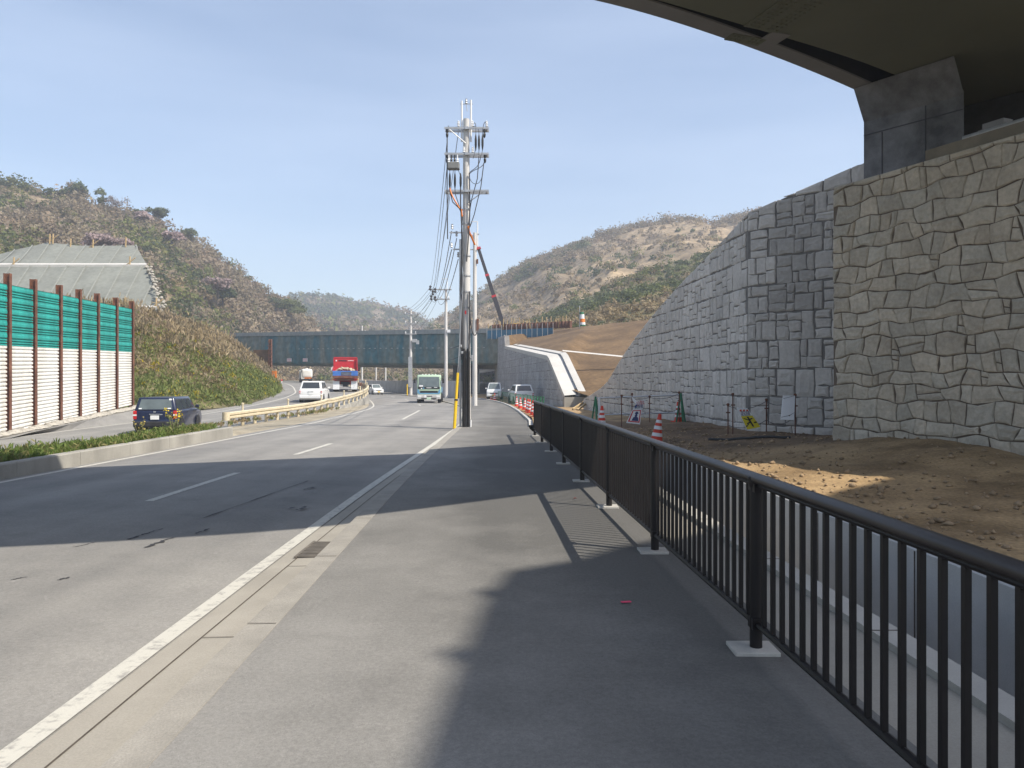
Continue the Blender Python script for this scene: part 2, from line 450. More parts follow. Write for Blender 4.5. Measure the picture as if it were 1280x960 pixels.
M['net_slope'] = mat('grey_mat_cover', (0.19, 0.196, 0.172), 0.95, 0.14, 0.3, fine=0.1, fscale=2.5, coords='World')
M['rock_bag'] = mat('pale_sandbag', (0.34, 0.315, 0.27), 0.95, 0.25, 4)
M['wire'] = mat('power_cable', (0.06, 0.06, 0.065), 0.6, 0.1, 4)
M['wood'] = mat('raw_timber', (0.42, 0.30, 0.15), 0.85, 0.2, 4)
M['crane_dark'] = mat('crane_boom_paint', (0.035, 0.03, 0.035), 0.5, 0.1, 2)
M['tank_white'] = mat('white_tank_paint', (0.72, 0.71, 0.68), 0.4, 0.05, 2)
M['rubble'] = mat('rubble_load', (0.36, 0.31, 0.22), 0.95, 0.4, 3, fine=0.3, fscale=6)
M['pink'] = mat('pink_mark_paint', (0.7, 0.05, 0.13), 0.7, 0.1, 5)
M['patch'] = mat('crack_filler', (0.035, 0.035, 0.038), 0.9, 0.2, 4)
HAZE = 0.00072
# ------------------------------------------------------------------ camera, light, sky
cam_d = bpy.data.cameras.new('camera'); cam = bpy.data.objects.new('camera', cam_d); COL.objects.link(cam)
cam.location = (0, 0, CAM_H); cam.rotation_euler = (math.radians(90), 0, 0)
cam_d.sensor_width = 36; cam_d.lens = 36 * F_PX / 1280; cam_d.shift_y = -5 / 1280
cam_d.clip_start = 0.05; cam_d.clip_end = 12000
SC.camera = cam

SUN_EL = math.radians(49)
SUN_DIR = Vector((0.905, -0.425, 0)).normalized() * math.cos(SUN_EL) + Vector((0, 0, math.sin(SUN_EL)))
sl = bpy.data.lights.new('sun', 'SUN'); sl.energy = 4.2; sl.angle = math.radians(0.53); sl.color = (1.0, 0.93, 0.82)
so = bpy.data.objects.new('sun', sl); COL.objects.link(so)
so.rotation_euler = SUN_DIR.to_track_quat('Z', 'Y').to_euler(); so.location = (30, -20, 40)
W = bpy.data.worlds.new('World'); SC.world = W; W.use_nodes = True
wn = W.node_tree; bg = wn.nodes['Background']
sky = wn.nodes.new('ShaderNodeTexSky'); sky.sky_type = 'NISHITA'; sky.sun_disc = False
sky.sun_elevation = SUN_EL; sky.sun_rotation = math.atan2(SUN_DIR.x, SUN_DIR.y)
sky.air_density = 1.0; sky.dust_density = 1.6; sky.ozone_density = 1.6; sky.altitude = 20
# thin veils of high cirrus over the blue
tcw = wn.nodes.new('ShaderNodeTexCoord'); mpw = wn.nodes.new('ShaderNodeMapping'); mpw.inputs['Scale'].default_value = (1.2, 1.6, 7)
mpw.inputs['Rotation'].default_value = (0.12, 0.2, 0.3)
now = wn.nodes.new('ShaderNodeTexNoise'); now.inputs['Scale'].default_value = 1.3; now.inputs['Detail'].default_value = 7; now.inputs['Roughness'].default_value = 0.55
crw = wn.nodes.new('ShaderNodeValToRGB'); crw.color_ramp.elements[0].position = 0.38; crw.color_ramp.elements[1].position = 0.75
crw.color_ramp.elements[0].color = (0.08, 0.08, 0.08, 1); crw.color_ramp.elements[1].color = (0.20, 0.20, 0.20, 1)
mxw = wn.nodes.new('ShaderNodeMix'); mxw.data_type = 'RGBA'
mxw.inputs[7].default_value = (6.6, 7.3, 8.4, 1)
wl = wn.links.new
wl(tcw.outputs['Generated'], mpw.inputs['Vector']); wl(mpw.outputs[0], now.inputs['Vector']); wl(now.outputs['Fac'], crw.inputs['Fac'])
wl(crw.outputs['Color'], mxw.inputs[0]); wl(sky.outputs[0], mxw.inputs[6]); wl(mxw.outputs[2], bg.inputs['Color'])
bg.inputs['Strength'].default_value = 0.119
SC.view_settings.view_transform = 'Standard'; SC.view_settings.look = 'None'
SC.view_settings.exposure = 0.66; SC.view_settings.gamma = 1
SC.render.engine = 'CYCLES'
SC.cycles.max_bounces = 6; SC.cycles.diffuse_bounces = 3; SC.cycles.glossy_bounces = 3; SC.cycles.transparent_max_bounces = 8
SC.cycles.volume_bounces = 1
SC.cycles.use_denoising = True
SC.cycles.sample_clamp_indirect = 6

# ------------------------------------------------------------------ road layout (functions of distance y)
XR = curve([(-12, -5.6), (0, -5.6), (10, -5.62), (22, -5.45), (30, -5.4), (40, -5.9), (58, -7.3), (71, -9.7), (90, -14), (112, -20.6), (140, -31), (170, -45)])
ZR = curve([(-12, -.1), (0, -.1), (14, -.12), (22, -.15), (30, -.2), (40, -.3), (58, -.4), (71, -.42), (112, -.5), (170, -.5)])
ZP = lambda y: ZR(y) + 0.1
XL = curve([(-12, -16.3), (30, -16.3), (36, -16.4), (46, -15.7), (57, -15.5), (64, -15.7), (70, -16.6), (80, -19.4), (95, -24), (110, -29), (141, -40), (165, -51), (190, -64)])
ZL = curve([(-12, -.55), (38, -.55), (46, -.46), (52, -.3), (60, 0.0), (66, .28), (72, .5), (90, .85), (110, 1.1), (141, 1.2), (190, 1.3)])
XG = curve([(30, -13.5), (36, -13.2), (41.5, -12.84), (46, -12.4), (52, -12.2), (57.5, -12.1), (64, -12.3), (70, -13.2), (80, -16), (95, -20.6), (110, -25.6), (141, -36.6)])
PW = curve([(-12, 4.05), (3.5, 4.05), (9.5, 3.93), (24, 3.6), (40, 3.55), (170, 3.6)])     # footway's road edge, from road centre
FX = lambda y: 1.69 - 0.0426 * y                                                          # pedestrian railing
XE = curve([(-12, 2.47), (6, 1.715), (22.5, 1.01), (23.6, .93), (24.6, .80), (33.6, .7), (41, .5), (50, .15), (58, -.3), (68, -1.25), (79, -3.0), (90, -5.6), (112, -12.2), (140, -22.6), (170, -36.5)])


def lat(fx, y):
    d = (fx(y + .5) - fx(y - .5))
    return math.sqrt(1 + d * d)


def steps(a, b, d0=1.0, d1=3.0):
    ys, y = [], a
    while y < b - 1e-6:
        ys.append(y); y += d0 + (d1 - d0) * max(0, min(1, (y - 20) / 80))
    ys.append(b)
    return ys


def strip(name, fx, prof, fz, y0, y1, material, kind='structure', cols=False, dz=0.0, parent=None, label=None):
    """prof: function y -> list of (offset, z offset)"""
    P = []
    for y in steps(y0, y1):
        k = lat(fx, y)
        P.append([(fx(y) + o * k, y, fz(y) + z + dz) for o, z in prof(y)])
    mb = MB(); mb.grid(P)
    o = mb.build(name, material)
    return tag(o, kind=kind)


# ground sheet
g = MB(); S = 6000
g.grid([[(x, y, -1.7) for x in (-S, -400, 0, 400, S)] for y in (-S, -300, 0, 400, S)])
tag(g.build('ground', M['ground']), kind='structure')

# main carriageway
strip('road', XR, lambda y: [(-3.62, .0), (-2, .03), (0, .045), (2, .03), (3.36, 0)], ZR, -12, 170, M['road'])
strip('road', XL, lambda y: [(-3.6, 0), (0, .03), (3.25, 0)], ZL, -12, 190, M['road'])
# edge lines and lane dashes
crown = lambda o: .0 + .03 * (1 - abs(o) / 3.4) * 1.3


def line(fx, fz, o0, o1, y0, y1, wear=.004, base=0.0):
    return strip('road_marking', fx, lambda y: [(o0, base), (o1, base)], fz, y0, y1, M['white_paint'], dz=wear)


line(XR, ZR, 3.20, 3.335, -12, 165, base=.006)
line(XR, ZR, -3.24, -3.12, -12, 165, base=.008)
for (a, b) in ((-2.6, 2.4), (10.9, 14.3), (17.9, 21.2), (36.5, 50), (60, 63), (76, 80), (92, 96), (107, 111)):
    line(XR, ZR, .40, .53, a, b, base=.042)
line(XL, ZL, 2.95, 3.08, -12, 185, base=.004)
line(XL, ZL, -3.2, -3.07, -12, 185, base=.005)


def crack(name, pts, w, fz, dz, material):
    """wandering filled crack lying on the road"""
    mb = MB(); P = []
    for i, (x, y) in enumerate(pts):
        ww = w * random.uniform(.12, .7)
        P.append([(x - ww, y, fz(y) + dz), (x + ww, y + random.uniform(-.01, .01), fz(y) + dz)])
    mb.grid(P)
    return tag(mb.build(name, material), kind='structure')


def wander(x0, y0, x1, y1, n, j):
    return [(x0 + (x1 - x0) * i / n + random.uniform(-j, j), y0 + (y1 - y0) * i / n) for i in range(n + 1)]


for (x0, y0, x1, y1, w) in ((-3.85, 9.6, -3.5, 13.2, .022), (-4.15, 8.3, -4.05, 8.9, .035), (-3.78, 7.9, -3.7, 8.4, .05), (-3.55, 8.6, -3.5, 8.9, .03), (-4.5, 7.9, -4.42, 8.15, .02),
                            (-2.85, 10.2, -2.8, 10.5, .06), (-3.0, 10.3, -2.95, 10.42, .05), (-4.3, 6.6, -4.25, 6.7, .03), (-3.9, 6.6, -3.85, 6.7, .03), (-3.3, 12.1, -3.2, 12.4, .05)):
    crack('road_crack', wander(x0, y0, x1, y1, 14, w * .5), w, lambda y: ZR(y) + .039, 0, M['patch'])
0 and crack('road_crack', [(XR(y) + 1.55 + .5 * math.sin(y * .09), y) for y in np.arange(27, 62, 1.2)], .03, lambda y: ZR(y) + .05, 0, M['patch'])

# gutter, joint, kerb and footway
strip('gutter', XR, lambda y: [(3.345, .003), (3.50, .004), (PW(y) - .215, .012)], ZR, -12, 165, M['gutter'])
strip('gutter_joint', XR, lambda y: [(3.50, .008), (3.512, .008)], ZR, -12, 120, M['joint'])
strip('kerb', XR, lambda y: [(PW(y) - .225, -.02), (PW(y) - .215, .08), (PW(y) - .205, .1), (PW(y), .104), (PW(y) + .01, .0)], ZR, -12, 165, M['kerb'])


def path_strip():
    P = []
    for y in steps(-12, 165, .6, 2.5):
        a = XR(y) + PW(y) * lat(XR, y); b = XE(y)
        P.append([(a + (b - a) * t, y, ZP(y) + .012 * math.sin(math.pi * t)) for t in (0, .25, .5, .75, 1)])
    mb = MB(); mb.grid(P)
    return tag(mb.build('footway', M['path']), kind='structure')


path_strip()
# white kerb along the outer side of the footway, past the railing
kb = MB(); P = []
for y in steps(28.5, 120):
    P.append([(XE(y) - .02, y, ZP(y) - .1), (XE(y), y, ZP(y) + .07), (XE(y) + .16, y, ZP(y) + .07), (XE(y) + .18, y, ZP(y) - .15)])
kb.grid(P); tag(kb.build('kerb', M['conc_white']), kind='structure')

# joints between the kerb and gutter units
mb = MB()
for y in np.arange(1.2, 40, 2.0):
    x0, x1 = XR(y) + 3.515, XR(y) + PW(y) - .002
    for (a, b, z) in ((x0, x1 - .225, .0165), (x1 - .2, x1 - .005, .107)):
        mb.add([(a, y, ZR(y) + z - .006 * (a < x1 - .21) ), (b, y, ZR(y) + z), (b, y + .009, ZR(y) + z), (a, y + .009, ZR(y) + z - .006 * (a < x1 - .21))], [(0, 1, 2, 3)])
tag(mb.build('kerb_joint', M['joint']), kind='structure')

# drain grate in the gutter
gr = thing('drain_grate', (XR(7.9) + 3.63, 7.9, -.108), 'rusty slotted drain grate set in the concrete gutter beside the footway kerb', 'drain grate')
mb = MB()
for k in range(11):
    mb.box((0, -.33 + k * .066, .008), (.27, .026, .018))
for sx in (-.14, .14): mb.box((sx, 0, .009), (.022, .74, .02))
mb.build('bars', mat('grate_iron', (.16, .14, .115), .8, .2, 6), gr)
mb = MB(); mb.box((0, 0, .002), (.26, .70, .003)); mb.build('sump', M['dark'], gr)
gr.location.z = ZR(7.9) + .008

# pale foot marks and a pink survey mark on the asphalt
mb = MB(); mb.box((0, 0, 0), (.075, .03, .004), rz=.2)
o = mb.build('paint_mark', M['pink']); o.location = (.84, 5.66, .0165); tag(o, 'small pink survey paint mark on the dark footway asphalt', 'paint mark')
mb = MB(); mb.add([(-.03, -.01, 0), (.0, -.025, .012), (.035, 0, .004), (0, .02, .014)], [(0, 1, 2, 3)])
o = mb.build('dead_leaf', mat('dead_leaf_red', (.16, .03, .02), .8)); o.location = (.87, 10.6, .014); tag(o, 'dead red brown leaf lying on the sunlit footway', 'leaf')

# ------------------------------------------------------------------ median
med = MB(); P = []
for y in steps(-12, 170, 1.0, 3):
    a = XR(y) - 3.5 * lat(XR, y)
    if y < 30: b = XL(y) + 3.2
    else: b = XG(y) - .05
    zr, zl = ZR(y), ZL(y)
    t = max(0, min(1, (y - 22.5) / 6))
    top = (1 - t) * .13 + t * (zr + .05)
    row = [(a, y, zr - .03)]
    fade = max(0, min(1, (y - 34) / 10))
    e = a if y < 45 else max(b + .25, min(a, b + 2))
    zg = zl - .01 if y < 51 else zr + .03
    for s in (.12, .4, .72, .93, 1.0):
        zz = (1 - t) * (.13 - .55 * s ** 1.5) + t * (zr + .02 + (zg - zr - .02) * s)
        row.append((a + (b - a) * s, y, zz))
    P.append(row)
med.grid(P); tag(med.build('median_ground', M['sand']), kind='structure')
# kerb wall of the planted part of the median
KEND = 24.4
k = thing('median_kerb', (XR(8) - 3.6, 8, -.15), 'low beige concrete kerb along the grassy central reserve', 'kerb')
mb = MB(); y = -10.0
while y < KEND - .1:
    y2 = min(y + 2.0, KEND)
    f = lambda yy: XR(yy) - 3.44
    mb.add([(f(y), y+.006, -.3), (f(y)-.2, y+.006, -.3), (f(y)-.2, y+.006, .165), (f(y)-.02, y+.006, .165), (f(y), y+.006, .14),
            (f(y2), y2-.006, -.3), (f(y2)-.2, y2-.006, -.3), (f(y2)-.2, y2-.006, .165), (f(y2)-.02, y2-.006, .165), (f(y2), y2-.006, .14)],
           [(0, 1, 2, 3, 4), (9, 8, 7, 6, 5), (0, 4, 9, 5), (4, 3, 8, 9), (3, 2, 7, 8), (2, 1, 6, 7), (1, 0, 5, 6)])
    y = y2
mb.build('kerb_blocks', M['conc_wall'], k, world=True)

# concrete wall under the guardrail, where the far carriageway is higher
cw = thing('median_wall', (XG(60), 60, -.4), 'beige concrete retaining wall under the cream guardrail', 'retaining wall')
mb = MB(); P = []
for y in steps(49, 130, 1, 2):
    zt = max(ZL(y) + .04, ZR(y) + .06)
    x = XG(y)
    P.append([(x + .24, y, ZR(y) - .15), (x + .16, y, zt), (x - .16, y, zt), (x - .18, y, zt - .5)])
mb.grid(P); mb.build('wall', M['conc_wall'], cw, world=True)

# ------------------------------------------------------------------ guardrail
gd = thing('guardrail', (XG(36), 36, ZL(36)), 'cream painted steel guardrail curving along the raised far carriageway', 'guardrail')
YS = [];  y = 35.9
while y < 100:
    YS.append(y); y += 1.5 / lat(XG, y) if y < 75 else 2.2 / lat(XG, y)
zb = lambda y: max(ZL(y), ZR(y) + .06) if y > 50 else ZL(y)
for i, y in enumerate(YS):
    mb = MB(); tall = .28 if i % 4 == 1 else 0
    mb.tube([(0, 0, -.1), (0, 0, .72)], .085, 10)
    if tall: mb.tube([(0, 0, .7), (0, 0, .72 + tall)], .05, 8); mb.lathe([(.0, .72 + tall), (.075, .73 + tall), (.075, .8 + tall), (0, .82 + tall)], n=8)
    o = mb.build('post', M['cream'], gd); o.location = Vector((XG(y), y, zb(y))) - gd.location
mb = MB(); P = []
for y in np.arange(35.3, 104, 1.0):
    x = XG(y) + .11; z = zb(y)
    P.append([(x - .03, y, z + .40), (x + .05, y, z + .44), (x + .05, y, z + .52), (x - .02, y, z + .56), (x + .05, y, z + .60), (x + .05, y, z + .69), (x - .03, y, z + .73), (x - .06, y, z + .73), (x - .06, y, z + .40), (x - .03, y, z + .40)])
mb.grid(P); mb.build('rail_beam', M['cream'], gd, world=True)
mb = MB(); mb.lathe([(.0, .37), (.17, .37), (.17, .75), (0, .75)], c=(XG(35.2) + .12, 35.25, zb(35)), n=14)
mb.build('end_cap', M['cream'], gd, world=True, smooth=True)
# ------------------------------------------------------------------ split stone walls
def clip_poly(poly, nx, nz, d):
    """keep the side nx*s + nz*z <= d"""
    out = []
    for i in range(len(poly)):
        a, b = poly[i], poly[(i + 1) % len(poly)]
        da, db = nx*a[0] + nz*a[1] - d, nx*b[0] + nz*b[1] - d
        if da <= 0: out.append(a)
        if (da < 0) != (db < 0) and abs(da - db) > 1e-9:
            t = da / (da - db); out.append((a[0] + (b[0]-a[0])*t, a[1] + (b[1]-a[1])*t))
    return out


def clip_top(poly, top):
    c = sum(p[0] for p in poly) / len(poly)
    z0, z1 = top(c - .2), top(c + .2)
    sl = (z1 - z0) / .4
    return clip_poly(poly, -sl, 1, top(c) - sl * c)


def stone(mb, poly, A, d, nrm, gap=.022, depth=.055, col=(1, 1, 1), m=0):
    if len(poly) < 3: return
    cx = sum(p[0] for p in poly) / len(poly); cz = sum(p[1] for p in poly) / len(poly)
    w = max(p[0] for p in poly) - min(p[0] for p in poly); h = max(p[1] for p in poly) - min(p[1] for p in poly)
    if w < .07 or h < .07: return
    if abs(sum(poly[i][0] * poly[(i+1) % len(poly)][1] - poly[(i+1) % len(poly)][0] * poly[i][1] for i in range(len(poly)))) < .012: return

    def inset(g):
        r = []
        for p in poly:
            dx, dz = cx - p[0], cz - p[1]
            kx = min(1, g / max(1e-4, w / 2)); kz = min(1, g / max(1e-4, h / 2))
            r.append((p[0] + dx * kx, p[1] + dz * kz))
        return r
    rings = [(inset(gap), -.03), (inset(gap), depth * .55), (inset(gap + .022), depth), (inset(min(w, h) * .27), depth + random.uniform(.0, .014))]
    n = len(poly); vs = []
    for ring, o in rings:
        for p in ring:
            q = A + d * p[0] + Vector((0, 0, p[1])) + nrm * (o + (random.uniform(-.008, .008) if o > 0 else 0))
            vs.append(q)
    vs.append(A + d * cx + Vector((0, 0, cz)) + nrm * (depth + random.uniform(.0, .014)))
    fs = []
    for r in range(len(rings) - 1):
        for i in range(n):
            j = (i + 1) % n
            fs.append((r*n + i, r*n + j, (r+1)*n + j, (r+1)*n + i))
    b = (len(rings) - 1) * n
    fs += [(b + i, b + (i + 1) % n, b + n) for i in range(n)]
    mb.add(vs, fs, m, col)


def random_masonry(mb, length, z0, top, A, d, nrm, rows=.5, seed=3):
    rnd = random.Random(seed)
    K = int((max(top(s) for s in np.linspace(0, length, 30)) - z0) / rows) + 2
    def bound(k):
        ph = [rnd.uniform(0, 6.28) for _ in range(3)]
        base = z0 + k * rows + rnd.uniform(-.05, .05)
        return lambda s: base + .012 * math.sin(s * 1.9 + ph[0]) + .03 * math.sin(s * 4.3 + ph[1]) + .028 * math.sin(s * 8.1 + ph[2])
    B = [bound(k) for k in range(K + 1)]
    for k in range(K):
        s = -rnd.uniform(0, .3); js = []
        while s < length:
            js.append((s, rnd.uniform(-.07, .07))); s += rnd.choice((.24, .30, .36, .42, .48, .56)) * rnd.uniform(.9, 1.1)
        js.append((s, 0))
        for i in range(len(js) - 1):
            (a, ta), (b, tb) = js[i], js[i + 1]
            a, b = max(a, 0), min(b, length)
            if b - a < .1: continue
            if a <= 0: ta = 0
            if b >= length: tb = 0
            lo, hi = B[k], B[k + 1]
            al, ah, bl, bh = a - ta, a + ta, b - tb, b + tb
            mid = (a + b) / 2 + rnd.uniform(-.08, .08)
            poly = [(al, lo(al)), (mid, lo(mid)), (bl, lo(bl)), ((bl + bh) / 2 + rnd.uniform(-.03, .03), (lo(bl) + hi(bh)) / 2), (bh, hi(bh)), (mid, hi(mid)), (ah, hi(ah)), ((al + ah) / 2 + rnd.uniform(-.03, .03), (lo(al) + hi(ah)) / 2)]
            pieces = [poly]
            u = rnd.random()
            if u < .2 and b - a > .38:       # a small wedge filler beside a larger stone
                f = a + (b - a) * rnd.choice((.26, .3, .7))
                t2 = rnd.uniform(-.12, .12)
                l, r = clip_poly(poly, 1, t2 * 1.5, f + t2 * 1.5 * (lo(f) + rows / 2)), clip_poly(poly, -1, -t2 * 1.5, -(f + t2 * 1.5 * (lo(f) + rows / 2)))
                pieces = [l, r]
                small = min(pieces, key=lambda q: max(p[0] for p in q) - min(p[0] for p in q) if len(q) > 2 else 9)
                if len(small) > 2 and rnd.random() < .6:
                    zc = sum(p[1] for p in small) / len(small) + rnd.uniform(-.05, .05)
                    pieces.remove(small)
                    pieces += [clip_poly(small, .2, 1, zc + .2 * f), clip_poly(small, -.2, -1, -zc - .2 * f)]
            elif u < .26 and b - a > .5:     # two flat stones in one course
                zc = (lo(mid) + hi(mid)) / 2 + rnd.uniform(-.06, .06); sl = rnd.uniform(-.2, .2)
                pieces = [clip_poly(poly, -sl, 1, zc - sl * mid), clip_poly(poly, sl, -1, -zc + sl * mid)]
            for q in pieces:
                if len(q) < 3: continue
                q = clip_top(q, top)
                g = rnd.uniform(.88, 1.1); w_ = rnd.uniform(-.025, .03)
                stone(mb, q, A, d, nrm, gap=.011, depth=rnd.uniform(.024, .038), col=(g + w_, g, g - w_))


def panel_masonry(mb, length, z0, top, A, d, nrm, pw=1.55, ph=1.5, seed=5, dark=(), phase=0.0, tooth=.11):
    """interlocking facing panels, each cut into squared stones"""
    rnd = random.Random(seed)
    nc = int(length / pw) + 2

    def rects(x0, z0_, x1, z1_, depth):
        w, h = x1 - x0, z1_ - z0_
        if depth == 0 or (w < .55 and h < .5) or (rnd.random() < .1 and w < .8):
            return [(x0, z0_, x1, z1_)]
        if (w > h * 1.05 and w > .45) or h < .4:
            c = x0 + w * rnd.choice((.32, .42, .5, .6, .68))
            return rects(x0, z0_, c, z1_, depth - 1) + rects(c, z0_, x1, z1_, depth - 1)
        c = z0_ + h * rnd.choice((.3, .4, .5, .6, .7))
        return rects(x0, z0_, x1, c, depth - 1) + rects(x0, c, x1, z1_, depth - 1)
    zmax = max(top(s) for s in np.linspace(0, length, 40))
    for c in range(nc):
        x0, x1 = c * pw - phase, (c + 1) * pw - phase
        off = (ph / 2 if c % 2 else 0) - ph
        r = 0
        while z0 + off + r * ph < zmax:
            zb_ = z0 + off + r * ph
            tone = rnd.uniform(.9, 1.06)
            if (c, r) in dark: tone = .74
            sgn = 1
            for half in (0, 1):
                k = r * 2 + half + (1 if c % 2 else 0)
                tl = tooth if k % 2 else -tooth
                xa, xb = x0 + tl + .014, x1 + (-tl if True else tl) * 1 - .014
                # column boundary shared: left boundary of this column shifts by tl, right by the neighbour's own rule
                kn = k + 0
                xa = x0 + (tooth if (int(round((zb_ + half * ph / 2 - z0) / (ph / 2))) % 2 == 0) else -tooth) * (1 if c % 2 else -1) + .014
                xb = x1 + (tooth if (int(round((zb_ + half * ph / 2 - z0) / (ph / 2))) % 2 == 0) else -tooth) * (-1 if c % 2 else 1) - .014
                za, zc = zb_ + half * ph / 2 + (.014 if half == 0 else 0), zb_ + (half + 1) * ph / 2 - (.014 if half == 1 else 0)
                for (a, b, e, f) in rects(xa, za, xb, zc, 4):
                    if e <= .05 or a >= length or f < z0 - .2 or b > top((a + e) / 2): continue
                    a, e = max(a, 0), min(e, length)
                    if e - a < .09: continue
                    j = lambda q: rnd.uniform(-.022, .022) if .08 < q < length - .08 else 0
                    poly = [(a + j(a), b + j(1)), ((a+e)/2, b + j(1)), (e + j(e), b + j(1)), (e + j(e), (b+f)/2), (e + j(e), f + j(1)), ((a+e)/2, f + j(1)), (a + j(a), f + j(1)), (a + j(a), (b+f)/2)]
                    poly = clip_top(poly, top)
                    g = tone * rnd.uniform(.93, 1.07)
                    stone(mb, poly, A, d, nrm, gap=.013, depth=rnd.uniform(.018, .032), col=(g, g, g * 1.01))
            r += 1


def backing(mb, length, z0, top, A, d, nrm, thick, m=1, n=40):
    P = []
    for i in range(n + 1):
        s = length * i / n; t = top(s) - .03
        p = A + d * s
        P.append([tuple(p + Vector((0, 0, z0 - A.z)) ), tuple(p + Vector((0, 0, t))), tuple(p - nrm * thick + Vector((0, 0, t))), tuple(p - nrm * thick + Vector((0, 0, z0 - A.z)))])
    mb.grid(P, m)
    for i in (0, n):
        mb.add(P[i], [(0, 1, 2, 3)], m)


# warm wall under the bridge
A1 = Vector((6.7, 16.0, 0)); D1 = Vector((.446, -1, 0)).normalized(); N1 = Vector((D1.y, -D1.x, 0))
L1 = 13.0
w1 = thing('stone_wall', (6.7, 16.0, 0), 'tall brownish wall of irregular split stones standing under the bridge', 'stone wall')
mb = MB(); top1 = lambda s: 5.66
random_masonry(mb, L1, -.3, top1, A1, D1, N1, .305, 4)
mb.build('stone_facing', M['stone_warm'], w1, world=True, colors=True, fixn=True)
mb = MB(); backing(mb, L1, -.6, top1, A1 - N1 * .0, D1, N1, .75, 0, 4); mb.build('wall_core', M['mortar_warm'], w1, world=True)
mb = MB()
a, b = A1 + D1 * 2.05 - N1 * .1, A1 + D1 * L1 - N1 * .1
mb.add([a + Vector((0,0,5.67)), b + Vector((0,0,5.67)), b - N1*.6 + Vector((0,0,5.67)), a - N1*.6 + Vector((0,0,5.67)),
        a + Vector((0,0,5.88)), b + Vector((0,0,5.88)), b - N1*.6 + Vector((0,0,5.88)), a - N1*.6 + Vector((0,0,5.88))],
       [(3,2,1,0),(4,5,6,7),(0,1,5,4),(1,2,6,5),(2,3,7,6),(3,0,4,7)])
mb.build('coping', mat('brown_stained_concrete', (.22, .185, .135), .92, .2, 1.5, coords='World'), w1, world=True)

# grey panel wall: long leg and the leg turned towards the viewer
w2 = thing('stone_wall', (6.45, 21, 0), 'long grey wall of interlocking stone faced panels with a top that slopes down', 'stone wall')
zt = curve([(20.9, 6.22), (24.5, 5.55), (26.75, 5.18), (31.5, 4.22), (37.2, 2.72), (40.6, 1.62), (45.5, .82), (49, .4)])
A2 = Vector((6.45, 21, 0)); D2 = Vector((-.07, 1, 0)).normalized(); N2 = Vector((-D2.y, D2.x, 0))
top2 = lambda s: zt(21 + s * D2.y)
mb = MB(); panel_masonry(mb, 27.5, -.3, top2, A2, D2, N2, 1.5, 1.5, 5)
A3 = Vector((6.45, 21, 0)); D3 = Vector((1.046, -1, 0)).normalized(); N3 = Vector((D3.y, -D3.x, 0))
top3 = lambda s: 6.22 + .26 * s if s < 4 else 7.26
panel_masonry(mb, 5.0, -.3, top3, A3, D3, N3, 1.25, 1.5, 8, dark=((1, 3), (1, 4)), phase=.55)
mb.build('stone_facing', M['stone_grey'], w2, world=True, colors=True)
mb = MB(); backing(mb, 27.5, -.6, top2, A2, D2, N2, .5, 0); backing(mb, 5.0, -.6, top3, A3, D3, N3, .5, 0, 12)
mb.build('wall_core', M['mortar_grey'], w2, world=True)
# earth fill behind the grey wall
mb = MB(); P = []
for s in np.linspace(0, 27, 28):
    p = A2 + D2 * s; z = top2(s) - .25
    P.append([(p.x + .45, p.y, z), (p.x + 6, p.y + 1, z + .15), (p.x + 25, p.y + 3, z + .4)])
mb.grid(P); tag(mb.build('fill_ground', M['slope_earth']), kind='structure')
mb = MB(); P = []
for s in np.linspace(0, 5, 6):
    p = A3 + D3 * s; z = top3(s) - .3
    P.append([(p.x + .4, p.y + .4, z), (p.x + 8, p.y + 3, 6.0), (p.x + 25, p.y + 5, 6.4)])
mb.grid(P); tag(mb.build('fill_ground', M['slope_earth']), kind='structure')

# ------------------------------------------------------------------ far abutment wall, its drain, the bare earth slope
A4 = Vector((3.7, 55, 0)); B4 = Vector((-1.97, 105, 0)); L4 = (B4 - A4).length; D4 = (B4 - A4).normalized(); N4 = Vector((-D4.y, D4.x, 0))
zt4 = lambda s: float(np.interp(s, [-1, 0, 6.2, 7.2, 40.4, 40.9, 51], [.3, .72, 3.3, 3.55, 5.8, 7.25, 7.45]))
w3 = thing('retaining_wall', (3.7, 55, -.4), 'distant grey block faced abutment wall below the white drain channel', 'retaining wall')
mb = MB(); panel_masonry(mb, L4, -.6, lambda s: zt4(s), A4, D4, N4, 1.5, 1.5, 9, tooth=.0)
mb.build('block_facing', M['stone_far'], w3, world=True, colors=True)
mb = MB(); backing(mb, L4, -.8, lambda s: zt4(s), A4, D4, N4, .6, 0); mb.build('wall_core', M['mortar_grey'], w3, world=True)
# square bridge seat end of the abutment
mb = MB(); e = B4 + D4 * .5
mb.prism([(e.x + .02, e.y), (e.x + 6, e.y + .7), (e.x + 5.5, e.y + 4), (e.x - .4, e.y + 3.3)], -.8, 7.3)
mb.build('bridge_seat', M['conc_wall'], w3, world=True)

CREST = [(1.6, 108, 8.3), (5.7, 105, 8.5), (10.9, 95, 8.5), (15.6, 90, 8.65), (24, 85, 8.7), (42, 80, 8.8)]
FOOT = [tuple(A4 + D4 * s - N4 * .35 + Vector((0, 0, zt4(s) - .05))) for s in (49.5, 41.3, 40.2, 24, 6.9, 1.0)]
FOOT += [(6.0, 51.5, .3), (9.5, 47.5, .2), (14, 44, .2), (40, 34, .2)]


def resample(poly, n):
    P = [Vector(p) for p in poly]; d = [0]
    for i in range(len(P) - 1): d.append(d[-1] + (P[i+1] - P[i]).length)
    out, j = [], 0
    for k in range(n):
        t = d[-1] * k / (n - 1)
        while j < len(P) - 2 and d[j+1] < t: j += 1
        u = (t - d[j]) / max(1e-6, d[j+1] - d[j])
        out.append(P[j].lerp(P[j+1], u))
    return out


